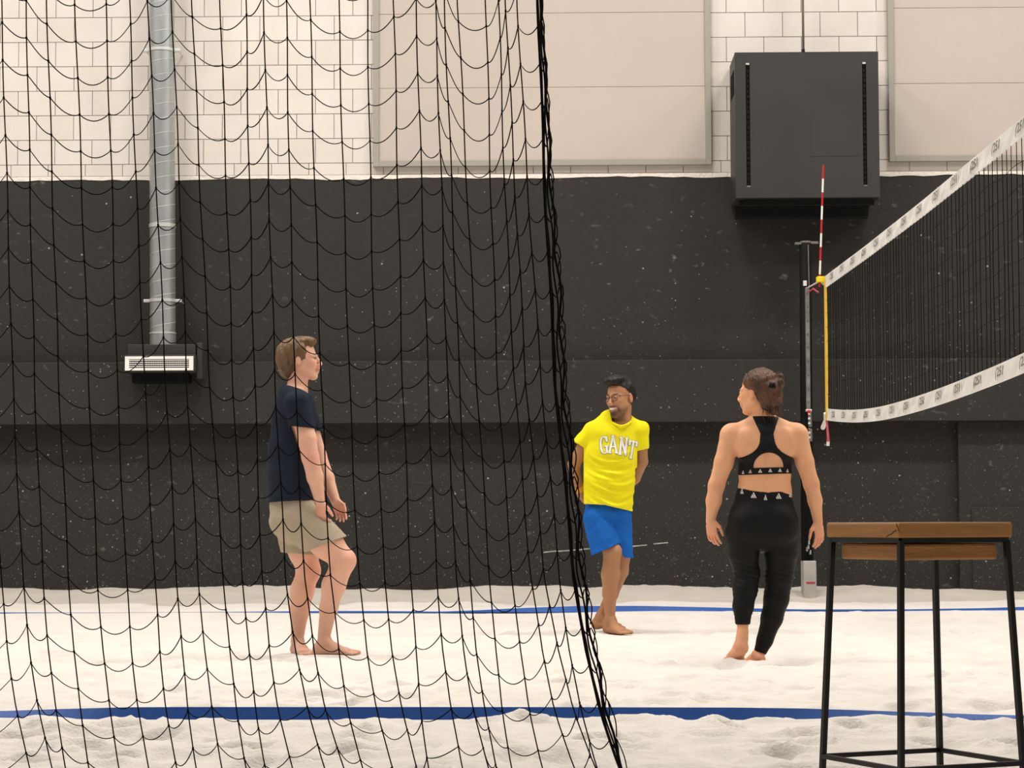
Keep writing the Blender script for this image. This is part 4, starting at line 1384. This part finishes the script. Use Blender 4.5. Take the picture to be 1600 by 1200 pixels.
p2.mesh(H, 'hair', hairmat('black_hair', (.007, .0055, .005)))
def loc2(a, b, c, pp=p2, T=None):
    t = (T or T2)(a, b, c) / pp.s
    return tuple(t)
gl = MB()
for b in (-1, 1):
    pts = []
    for i in range(20):
        a = 2 * math.pi * i / 20
        rr = .098; rh = .078
        cx_ = math.copysign(abs(math.cos(a)) ** .7, math.cos(a)); sy_ = math.copysign(abs(math.sin(a)) ** .7, math.sin(a))
        pts.append(loc2(.425 - .25 * abs(.118 + rr * cx_ * 1.0) ** 1.5, .122 * b + rr * cx_, .012 + rh * sy_))
    gl.tube(pts, .0022, 5, closed=True)
    gl.tube([loc2(.36, .225 * b, .055), loc2(.2, .315 * b, .05), loc2(-.02, .325 * b, .045)], .0020, 5)
gl.tube([loc2(.42, -.026, .03), loc2(.435, 0, .04), loc2(.42, .026, .03)], .0020, 5)
gl.build('glasses', mat('glasses_frame', (.06, .035, .03), .3), p2.root, smooth=True)
# yellow shirt
S = p2.box(884, 1028, 640, 812, -50, 52, 1.0)
S.ecap(q(968, 660), q(960, 682), (30, 18), (44, 24), (1, 0, 0), 8)
S.cap(q(962, 669, 3), q(930, 676), 12.5, 14.5, 8); S.cap(q(972, 664), q(1001, 673), 13, 14, 8)
S.ecap(q(958, 684), q(955, 712), (42, 25), (41, 27), (1, 0, 0), 8)
S.ecap(q(955, 712), q(951, 755), (41, 27), (40.5, 27), (1, 0, 0), 8)
S.ecap(q(951, 755), q(948.5, 815), (40.5, 27), (40, 27), (1, 0, 0), 8)
S.ecap(q(928, 676, 0), q(900, 706, 4), (15, 15), (13, 14), (.8, 0, .6), 5)
S.ecap(q(1000, 676, 0), q(1004, 722, 6), (15.5, 15), (12.5, 14), (1, 0, 0), 5)
S.ell(q(1007, 668, 0), (7, 9, 6), None, 6)
X, Y, Z = S.full()
uu = X - q(957, 0)[0]; zv = -(Z - q(0, 700)[2])
env = np.clip((zv - 2) / 18, 0, 1) * np.exp(-(uu / 34) ** 4) * (Y < 5)
# deep drapes that hang from chest side to side
phase = (zv + .011 * (uu - 3) ** 2 - .16 * uu) * .40 + .9 * np.sin(uu * .075 + zv * .04)
S.D = S.D + (1.0 * lump(X, Y, Z, 34, 7) + .45 * lump(X, Y, Z, 15, 8) + env * (1.0 * np.sin(phase) + .55 * np.sin(phase * 1.7 + uu * .13))).astype(np.float32)
inner = S.D + 2.2
hx = q(909, 788)[0]
def hem2(X, Y, Z):
    v_ = np.interp(X, [q(905, 0)[0], q(945, 0)[0], q(990, 0)[0]], [q(0, 788)[2], q(0, 790.5)[2], q(0, 801)[2]])
    return -(Z - v_)
S.keep(lambda X, Y, Z: hem2(X, Y, Z) + 0 * Y)
aL = q(906, 696); nL = unit(v3(-12, 0, -18))
aR = q(1004, 705); nR = unit(v3(4.5, 0, -20))
def sleeves(X, Y, Z):
    l = (X - aL[0]) * nL[0] + (Z - aL[2]) * nL[2]
    l = np.minimum(l, (X - q(914.5, 0)[0]))
    r = (X - aR[0]) * nR[0] + (Z - aR[2]) * nR[2]
    r = np.minimum(r, -(X - q(996, 0)[0]))
    l = np.where(X > q(940, 0)[0], -5, l); r = np.where(X < q(970, 0)[0], -5, r)
    return np.maximum(l, r) + 0 * Y
# left of the trunk only the sleeve above its hem stays
def sl2(X, Y, Z):
    l = (X - aL[0]) * nL[0] + (Z - aL[2]) * nL[2]
    lt = -(X - q(913.5, 0)[0]) - .02 * (Z - q(0, 702)[2]) * 0
    r = (X - aR[0]) * nR[0] + (Z - aR[2]) * nR[2]
    rt = (X - q(997, 0)[0])
    return np.maximum(np.minimum(l, lt), np.minimum(r, rt)) + 0 * Y
S.keep(sl2)
cn = q(971, 646, 0)
def neck2(X, Y, Z):
    rx = (X - q(971.5, 0)[0]) / 17.0; ry = (Y + 6) / 19.0
    rad = np.sqrt(rx * rx + ry * ry) - 1
    hgt = -(Z - (q(0, 661.5)[2] + .35 * (Y + 6)))
    return -np.maximum(rad * 16, hgt)      # remove the inside of the collar
S.keep(neck2)
S.D = np.maximum(S.D, -inner)
shirt_body = S
yel = p2.mesh(S, 'shirt', cloth('yellow_jersey', (.86, .78, .012), .8, .03))
# collar band
cb = MB(); pts = []
for i in range(32):
    a = 2 * math.pi * i / 32
    x_ = 971.5 + 17.0 * math.cos(a); y_ = -6 + 19 * math.sin(a)
    zz_ = q(0, 663)[2] + .35 * (y_ + 6) + 0
    pts.append(tuple(v3(x_ - p2.u0, y_, zz_ + .6 + .6 * abs(math.cos(a)) * 8) / p2.s))
cb.tube(pts, .0085, 8, closed=True).build('collar', bpy.data.materials['yellow_jersey'], yel, smooth=True)
# printed letters on the chest, cut from the shirt's own surface
def segd(U, Vv, a, b):
    a = np.array(a, float); b = np.array(b, float); d = b - a
    t = np.clip(((U - a[0]) * d[0] + (Vv - a[1]) * d[1]) / (d @ d + 1e-9), 0, 1)
    return np.sqrt((U - a[0] - t * d[0]) ** 2 + (Vv - a[1] - t * d[1]) ** 2)
LET = {  # strokes in a 10 x 16 cell, v down
 'G': [((8.6, 3.6), (7.4, 1.2)), ((7.4, 1.2), (4.6, .3)), ((4.6, .3), (2.0, 2.0)), ((2.0, 2.0), (1.1, 6)), ((1.1, 6), (1.2, 11)), ((1.2, 11), (2.6, 14.6)), ((2.6, 14.6), (5.2, 15.8)), ((5.2, 15.8), (8.2, 14.6)), ((8.2, 14.6), (8.2, 9.4)), ((5.8, 9.2), (9.4, 9.2)), ((8.6, 1.0), (8.6, 4.4))],
 'A': [((1.4, 15.6), (4.8, .6)), ((5.4, .6), (8.8, 15.6)), ((2.8, 10.4), (7.4, 10.4)), ((0, 15.8), (3.2, 15.8)), ((7.2, 15.8), (10.4, 15.8)), ((3.6, .4), (5.8, .4))],
 'N': [((1.8, .4), (1.8, 15.6)), ((2.0, .8), (8.2, 15.2)), ((8.4, .4), (8.4, 15.6)), ((.2, .4), (3, .4)), ((.2, 15.8), (3.4, 15.8)), ((7, .4), (10, .4))],
 'T': [((5, .4), (5, 15.6)), ((.6, .4), (9.4, .4)), ((.6, .4), (.6, 3.6)), ((9.4, .4), (9.4, 3.6)), ((3.2, 15.8), (6.8, 15.8))]}
def letters(grow_w, off, name, m, par):
    Lb = p2.box(930, 1004, 676, 728, -40, -8, .62)
    # shirt surface resampled by interpolation along the three axes
    X, Y, Z = Lb.full()
    def samp(ax, new):
        t = (new - ax[0]) / (ax[1] - ax[0]); i = np.clip(np.floor(t).astype(int), 0, len(ax) - 2); return i, (t - i)
    ix, fx = samp(shirt_body.ax[0], Lb.ax[0]); iy, fy = samp(shirt_body.ax[1], Lb.ax[1]); iz, fz = samp(shirt_body.ax[2], Lb.ax[2])
    D = shirt_full
    D = D[ix] * (1 - fx)[:, None, None] + D[ix + 1] * fx[:, None, None]
    D = D[:, iy] * (1 - fy)[None, :, None] + D[:, iy + 1] * fy[None, :, None]
    D = D[:, :, iz] * (1 - fz)[None, None, :] + D[:, :, iz + 1] * fz[None, None, :]
    U = X + p2.u0; Vv = p2.v0 - Z
    U2, V2 = U[:, 0, :], Vv[:, 0, :]
    U2 = U2 + 0 * V2; V2 = V2 + 0 * U2
    g = np.full(U2.shape, 50.0)
    for ch, (x0, y0, w_, h_2, rot) in zip('GANT', ((937.5, 684.5, 12.6, 27, -.04), (951.2, 683.0, 14.6, 27, .02), (969.0, 685.5, 13.0, 27, .09), (984.6, 690.5, 12.6, 27, .18))):
        du = U2 - x0; dv = V2 - y0
        cu = du * math.cos(rot) + dv * math.sin(rot); cv = -du * math.sin(rot) + dv * math.cos(rot)
        a_ = cu / w_ * 10; b_ = cv / h_2 * 16
        for s0, s1 in LET[ch]:
            A_ = (s0[0] / 10 * w_, s0[1] / 16 * h_2); B_ = (s1[0] / 10 * w_, s1[1] / 16 * h_2)
            vert = abs(s1[1] - s0[1]) > abs(s1[0] - s0[0])
            g = np.minimum(g, segd(cu, cv, A_, B_) - (1.75 if vert else .95) - grow_w)
    Lb.D = np.maximum(np.maximum(D - off, -(D - off + 1.6)), g[:, None, :]).astype(np.float32)
    return p2.mesh(Lb, name, m, parent=par, keep_big=True)
X, Y, Z = S.full()
shirt_full = inner - 2.2
letters(.75, .45, 'letter_outline', mat('grey_print', (.22, .24, .20), .8), yel)
letters(0, .85, 'letters', mat('white_print', (.88, .86, .76), .8), yel)
# wristband
wb_ = MB().tube([tuple(q(906, 760, 29) / S2), tuple(q(908.5, 767, 33) / S2)], .036, 12)
wb_.build('wristband', mat('orange_band', (.75, .33, .02), .6), p2.root, smooth=True)
# blue shorts
S = p2.box(900, 1000, 776, 882, -48, 48, 1.0)
S.ecap(q(950, 787), q(950, 806), (33, 20), (36, 24), (1, 0, 0), 4)
A = p2.box(900, 1000, 776, 882, -48, 48, 1.0); B = p2.box(900, 1000, 776, 882, -48, 48, 1.0)
A.ecap(q(935, 812, -2), q(952, 878, -12), (23, 24), (25, 26), (1, 0, .2), 4)
B.ecap(q(967, 800, 4), q(975.5, 890, 6), (20.5, 23), (16, 21), (1, 0, 0), 2)
X, Y, Z = S.full()
nz = (1.2 * lump(X, Y, Z * .7, 26, 9) + .7 * lump(X, Y, Z, 12, 10)).astype(np.float32)
S.D = S.D + nz * .4; A.D = A.D + nz; B.D = B.D + nz
inner = smin(smin(S.D, A.D, 3), B.D, 3) + 2.0
aH = q(950, 857.5); nH = unit(v3(14, 0, -44))
A.keep(lambda X, Y, Z: (X - aH[0]) * .40 - (Z - aH[2]) * .91 + 0 * Y)
B.keep(lambda X, Y, Z: -(Z - q(0, 872)[2]) + (X - q(976, 0)[0]) * -.1 + 0 * Y)
S.D = smin(smin(S.D, A.D, 3), B.D, 3)
S.keep(lambda X, Y, Z: (Z - q(0, 786)[2]) + 0 * X + 0 * Y)
S.D = np.maximum(S.D, -inner)
p2.mesh(S, 'shorts', cloth('blue_cotton', (.010, .115, .46), .8, .06))

# ================================================================= woman in black, seen from behind
p3 = Person('person', 1186, 1040, S3, 'person seen from behind in a black cut-out sports top and black leggings, brown hair up')
q = p3.q
def torso3(S, g=0.0, k=8):
    S.ecap(q(1197, 682, 0), q(1198, 706, -1), (42, 20), (41, 24), (1, 0, 0), k, g)
    S.ecap(q(1198, 706, -1), q(1198, 742, 0), (41, 24), (39, 23.5), (1, 0, 0), k, g)
    S.ecap(q(1198, 742, 0), q(1198, 770, 0), (39, 23.5), (41, 24), (1, 0, 0), k, g)
    S.ell(q(1179, 716, 17), (19, 17, 17), None, 8, grow=g); S.ell(q(1216, 716, 17), (19, 17, 17), None, 8, grow=g)
def lower3(S, g=0.0):
    S.ecap(q(1197, 768, 0), q(1194, 812, -2), (41, 25), (51, 31), (1, 0, 0), 8, g)
    S.ecap(q(1194, 812, -2), q(1193, 832, -2), (52, 31), (54, 31), (1, 0, 0), 8, g)
    S.ell(q(1171, 826, -15), (25, 19, 28), None, 14, grow=g); S.ell(q(1217, 826, -15), (26, 19, 29), None, 14, grow=g)
    S.ecap(q(1164, 835, 0), q(1163.5, 866, 0), (28, 31), (23.5, 26), (1, 0, 0), 2, g); S.cap(q(1163.5, 866, 0), q(1168.5, 898, 0), 23, 18.2, 2, grow=g)
    S.cap(q(1169, 898, 0), q(1165, 922, -6), 19, 17.6, 5, grow=g); S.cap(q(1165, 922, -6), q(1161, 948, -11), 17.8, 14.6, 5, grow=g)
    S.cap(q(1161, 948, -11), q(1159, 990, -18), 14.6, 8.4, 5, grow=g)
    S.ecap(q(1221.5, 835, 4), q(1222, 866, 5), (28.5, 31), (25.5, 27), (1, 0, 0), 2, g); S.cap(q(1222, 866, 5), q(1219.5, 905, 8), 25.5, 20.2, 2, grow=g)
    S.cap(q(1218.5, 905, 8), q(1215, 937, 9), 20.4, 18.4, 5, grow=g); S.cap(q(1215, 937, 9), q(1208, 967, 10), 18.4, 15.6, 5, grow=g)
    S.cap(q(1208, 967, 10), q(1197, 1000, 12), 15.6, 11.6, 5, grow=g); S.cap(q(1197, 1000, 12), q(1187, 1026, 14), 11.4, 8.4, 5, grow=g)
S = p3.box(1094, 1306, 570, 1050, -64, 78, 1.25)
HC3 = q(1186, 615, 0); HH3 = 68
torso3(S); lower3(S, -1.2)
T3, R3 = head(S, HC3, (-.83, .55, -.05), (.0, 0.0, 1), HH3, .98, .95)
S.cap(q(1193, 632, 2), q(1197, 672, 2), 14.0, 16, 6)
S.cap(q(1193, 656, 2), q(1152, 678, 1), 10, 13, 9); S.cap(q(1201, 656, 2), q(1245, 678, 1), 10, 13, 9)
# shoulder blades
S.ell(q(1169, 696, -15), (18, 8.5, 22), None, 14); S.ell(q(1228, 696, -15), (18, 8.5, 22), None, 14)
S.cap(q(1198, 690, -27), q(1198, 765, -28), 1.2, 1.2, 6, cut=True)
# arms
S.ell(q(1147, 680, 0), (17, 17, 17), None, 6); S.ell(q(1248, 680, 0), (17, 17, 17), None, 6)
S.cap(q(1145, 684, 0), q(1134, 724, -2), 16.5, 14.6, 6); S.cap(q(1134, 724, -2), q(1122, 760, -2), 14.6, 12.2, 5)
S.cap(q(1122, 760, -2), q(1118, 784, 2), 12.4, 11.6, 5); S.cap(q(1118, 784, 2), q(1113, 815, 6), 11.6, 7.2, 5)
hand(S, q(1113, 814, 6), (.10, -.08, -1), (.6, .75, 0), (.75, -.65, 0), 46, curl=.42, spread=.10, k=.7, thumb_close=.15)
S.cap(q(1250, 684, 0), q(1260, 724, -2), 16.2, 14, 6); S.cap(q(1260, 724, -2), q(1270, 758, -2), 14, 12.0, 5)
S.cap(q(1270, 758, -2), q(1276, 784, 2), 12.0, 10.8, 5); S.cap(q(1276, 784, 2), q(1281, 818, 6), 10.8, 7.2, 5)
hand(S, q(1281, 817, 6), (.10, -.08, -1), (-.6, .75, 0), (-.75, -.65, 0), 46, curl=.42, spread=.10, k=.7, thumb_close=.15)
# feet: the left on its ball, heel raised; the right flat, seen from the heel
ha = q(1160, 992, -18)
S.cap(q(1159, 988, -18), q(1156, 1008, -20), 8.8, 10.2, 4)
S.ell(q(1156.5, 1011, -21), (10.5, 11, 11), None, 4)
S.ecap(q(1156, 1013, -17), q(1150, 1027, 14), (10.5, 9), (14, 7.5), (1, 0, 0), 5)
S.cap(q(1159, 998, -12), q(1152, 1020, 10), 9, 9, 5)
for i, o_ in enumerate((-10.5, -4.5, 1, 6, 10.5)):
    rr = (3.4, 3.4, 3.4, 3.6, 4.8)[i]
    S.cap(q(1150 + o_, 1029.5, 14 + 2 * (i > 2)), q(1147 + o_ * 1.05, 1031, 24 + i), rr, rr * .9, 1.2)
foot(S, q(1186, 1024, 14), (-.25, .97, 0), 66, drop=16.5)
def col3(V):
    C = np.tile(SKIN_C, (len(V), 1))
    pink = np.array([.72, .28, .18])
    for c_, r in ((q(1115, 838, 6), 22), (q(1285, 842, 6), 22), (q(1122, 762, -12), 9), (q(1270, 760, -12), 9), (q(1156, 1012, -26), 13), (q(1150, 1028, 10), 14), (q(1186, 1034, 0), 14)):
        C = blend(C, gauss(V, c_, r) * .55, pink)
    C = blend(C, gauss(V, T3(-.03, -.33, -.03), 8) * .5, pink)
    return C
p3.mesh(S, 'body', M['skin'], col3)
# hair
H = p3.box(1146, 1240, 570, 668, -45, 45, .85)
H.ell(T3(-.12, 0, .17), v3(.455, .35, .385) * HH3, R3, 3)
H.ell(T3(-.26, 0, -.02), v3(.27, .30, .36) * HH3, R3, 5)
H.ell(T3(-.20, 0, -.30), v3(.17, .19, .16) * HH3, R3, 6)
H.ell(q(1217, 601, -20), (9, 10, 9), None, 3); H.ell(q(1206, 608, -27), (12, 8, 10), None, 3)
H.ell(q(1215, 622, -20), (10, 11, 16), None, 5); H.ell(q(1211, 642, -12), (9, 10, 10), None, 5); H.cap(q(1196, 596, -24), q(1222, 590, -18), 5, 4, 3)
H.cap(q(1222, 592, -18), q(1224, 606, -16), 4.5, 3.5, 2)
def cutface3(X, Y, Z):
    L_ = [((X - HC3[0]) * R3[i][0] + (Y - HC3[1]) * R3[i][1] + (Z - HC3[2]) * R3[i][2]) / HH3 for i in range(3)]
    lim = np.interp(L_[2], [-.5, -.25, -.12, .02, .10, .28, .40, .5], [-.22, -.17, -.12, -.02, .12, .27, .38, .5])
    return (L_[0] - lim) * 50
H.keep(cutface3)
X, Y, Z = H.full()
H.D = H.D + (1.6 * lump(X, Y, Z * .6, 12, 1) + 1.0 * lump(X, Y, Z * .5, 5, 2)).astype(np.float32)
hr = p3.mesh(H, 'hair', hairmat('brown_hair', (.095, .042, .022)))
# loose strands at the nape and over the bun
st_ = MB(); rg = random.Random(4)
for k_ in range(40):
    a = 1192 + 30 * rg.random(); y0_ = 630 + 14 * rg.random()
    p0 = q(a, y0_, -24 + 10 * rg.random()); p1_ = p0 + v3(rg.uniform(-5, 7), rg.uniform(-4, 2), -rg.uniform(10, 22)); pm = (p0 + p1_) / 2 + v3(rg.uniform(-3, 3), -2, 0)
    st_.tube([tuple(p0 / S3), tuple(pm / S3), tuple(p1_ / S3)], [.0018, .0014, .0004], 4)
for k_ in range(26):
    c0 = q(1213 + rg.uniform(-7, 8), 600 + rg.uniform(-8, 10), -22)
    c1 = c0 + v3(rg.uniform(-6, 9), rg.uniform(-6, 2), rg.uniform(-4, 9)); c2 = c1 + v3(rg.uniform(-3, 7), -1, rg.uniform(-9, 2))
    st_.tube([tuple(c0 / S3), tuple(c1 / S3), tuple(c2 / S3)], [.0024, .0018, .0005], 4)
st_.build('loose_strands', bpy.data.materials['brown_hair'], hr, smooth=True, kind='stuff')
MB().tube([tuple(q(1203, 606, -32) / S3), tuple(q(1212, 606, -34) / S3)], .016, 10).build('hair_tie', M['black'], hr, smooth=True)
# leggings
S = p3.box(1128, 1260, 760, 1030, -56, 56, 1.25)
lower3(S, 1.0)
X, Y, Z = S.full()
fol = lambda v_, a_: np.exp(-((Z - q(0, v_)[2]) / a_) ** 2)
S.D = S.D + (.34 * np.sin((Z + X * .25) * .8) * (fol(900, 14) + fol(925, 8) + fol(880, 7) * .6) + .25 * np.sin(Z * 1.1 + X * .2) * fol(962, 8) + .5 * lump(X, Y, Z, 26, 3)).astype(np.float32)
def wl3(X):
    return np.interp(X, [q(1155, 0)[0], q(1175, 0)[0], q(1200, 0)[0], q(1241, 0)[0]], [q(0, 763.5)[2], q(0, 768.5)[2], q(0, 771.5)[2], q(0, 767.5)[2]])
S.keep(lambda X, Y, Z: (Z - wl3(X)) + 0 * Y)
xm = q(1178, 0)[0]
S.keep(lambda X, Y, Z: np.where(X < q(1178, 0)[0] + (Z - q(0, 1000)[2]) * .35, -(Z - q(0, 975.5)[2]) + 0 * X, -(Z - q(0, 1021)[2]) - .35 * (X - q(1190, 0)[0])) + 0 * Y)
legg = p3.mesh(S, 'leggings', cloth('black_stretch', (.0085, .0085, .009), .55, .05))
leg_full = S
# sports top
S = p3.box(1146, 1252, 640, 750, -36, 44, .9)
torso3(S, 1.3)
S.cap(q(1193, 648, 2), q(1197, 672, 2), 15.2, 17, 6)
S.cap(q(1193, 658, 2), q(1152, 678, 1), 11.2, 14.2, 9); S.cap(q(1201, 658, 2), q(1245, 678, 1), 11.2, 14.2, 9)
S.ell(q(1169, 696, -15), (19, 9.5, 23), None, 14); S.ell(q(1228, 696, -15), (19, 9.5, 23), None, 14)
top_full = S.D.copy()
def topmask(X, Y, Z):
    U = X + p3.u0; V_ = p3.v0 - Z
    d = np.abs(U - 1199.5)
    up_edge = np.interp(d, [0, 9.5, 10.2, 12.5, 16, 22, 29, 36, 44, 60], [600, 600, 681, 696, 703, 709, 713, 716, 718, 718])
    a = up_edge - V_                                        # below the arm arcs
    strap = d - (9.8 + np.clip(681 - V_, 0, 40) / 28 * 11)
    m = np.minimum(a, np.maximum(strap, V_ - 690))
    m = np.maximum(m, V_ - (744.5 - .03 * (U - 1157)))
    # cut-out
    cu = np.sqrt(((U - 1201.5) / 23.5) ** 2 + ((V_ - 732.5) / 22.5) ** 2) - 1
    cut = np.maximum(cu * 20, (V_ - (733 - .02 * (U - 1201))))
    cut = np.maximum(cut, Y + 2)
    top = 652.5 - V_                                         # neck edge
    top = top + .25 * np.abs(U - 1197) * 0
    m = np.maximum(m, top)
    return np.maximum(m, -cut)
S.keep(topmask)
S.D = np.maximum(S.D, -(top_full + 2.4))
top_ = p3.mesh(S, 'sports_top', bpy.data.materials['black_stretch'], keep_big=False)
# white triple-bar emblems on waistband and top band, laid on the cloth's own surface
M['emblem'] = mat('white_emblem', (.80, .78, .76), .7)
M['emblem_p'] = mat('pale_emblem', (.78, .52, .46), .7)
def emblem(solid_D, SS, uc, vc, size, par, off=.5, m='emblem', squash=1.0):
    Lb = p3.box(uc - size * 1.1 - 1, uc + size * 1.1 + 1, vc - size - 1, vc + size + 1, -44, 0, .38)
    X, Y, Z = Lb.full()
    def samp(ax, new):
        t = (new - ax[0]) / (ax[1] - ax[0]); i = np.clip(np.floor(t).astype(int), 0, len(ax) - 2); return i, (t - i)
    ix, fx = samp(SS.ax[0], Lb.ax[0]); iy, fy = samp(SS.ax[1], Lb.ax[1]); iz, fz = samp(SS.ax[2], Lb.ax[2])
    D = solid_D[ix] * (1 - fx)[:, None, None] + solid_D[ix + 1] * fx[:, None, None]
    D = D[:, iy] * (1 - fy)[None, :, None] + D[:, iy + 1] * fy[None, :, None]
    D = D[:, :, iz] * (1 - fz)[None, None, :] + D[:, :, iz + 1] * fz[None, None, :]
    U = (X[:, 0, :] + p3.u0 - uc) / squash; Vv = p3.v0 - Z[:, 0, :] - vc
    U = U + 0 * Vv; Vv = Vv + 0 * U
    g = np.full(U.shape, 50.0)
    b = size
    for k_, (x0, hgt) in enumerate(((-.62 * b, .45 * b), (-.02 * b, .95 * b), (.60 * b, 1.5 * b))):
        # leaning bar cut level at the foot
        bot = .7 * b
        x1 = x0 - .5 * hgt; 
        dd = segd(U, Vv, (x0 + .1 * b, bot), (x1 + .1 * b, bot - hgt)) - .17 * b
        dd = np.maximum(dd, Vv - bot)
        g = np.minimum(g, dd)
    Lb.D = np.maximum(np.maximum(D - off, -(D - off + 1.4)), g[:, None, :]).astype(np.float32)
    if (Lb.D < 0).any():
        p3.mesh(Lb, 'emblem', M[m], parent=par, keep_big=True)
for (uc, vc, sq) in ((1160.5, 770, .5), (1177.5, 776.5, .9), (1195.5, 780, .55), (1216.5, 778, .95), (1236.5, 775.5, .65)):
    emblem(leg_full.D, leg_full, uc, vc, 5.2, legg, squash=sq)
for i, (uc, vc, sq) in enumerate(((1162.5, 740.5, .6), (1173, 739.5, .85), (1188, 738.8, 1), (1203.5, 738, 1), (1219, 737.6, .95), (1231.5, 738.2, .7))):
    emblem(S.D, S, uc, vc, 3.4, top_, off=.45, m='emblem_p' if i == 1 else 'emblem', squash=sq)
# small vertical print on the left of the top
print('people done')
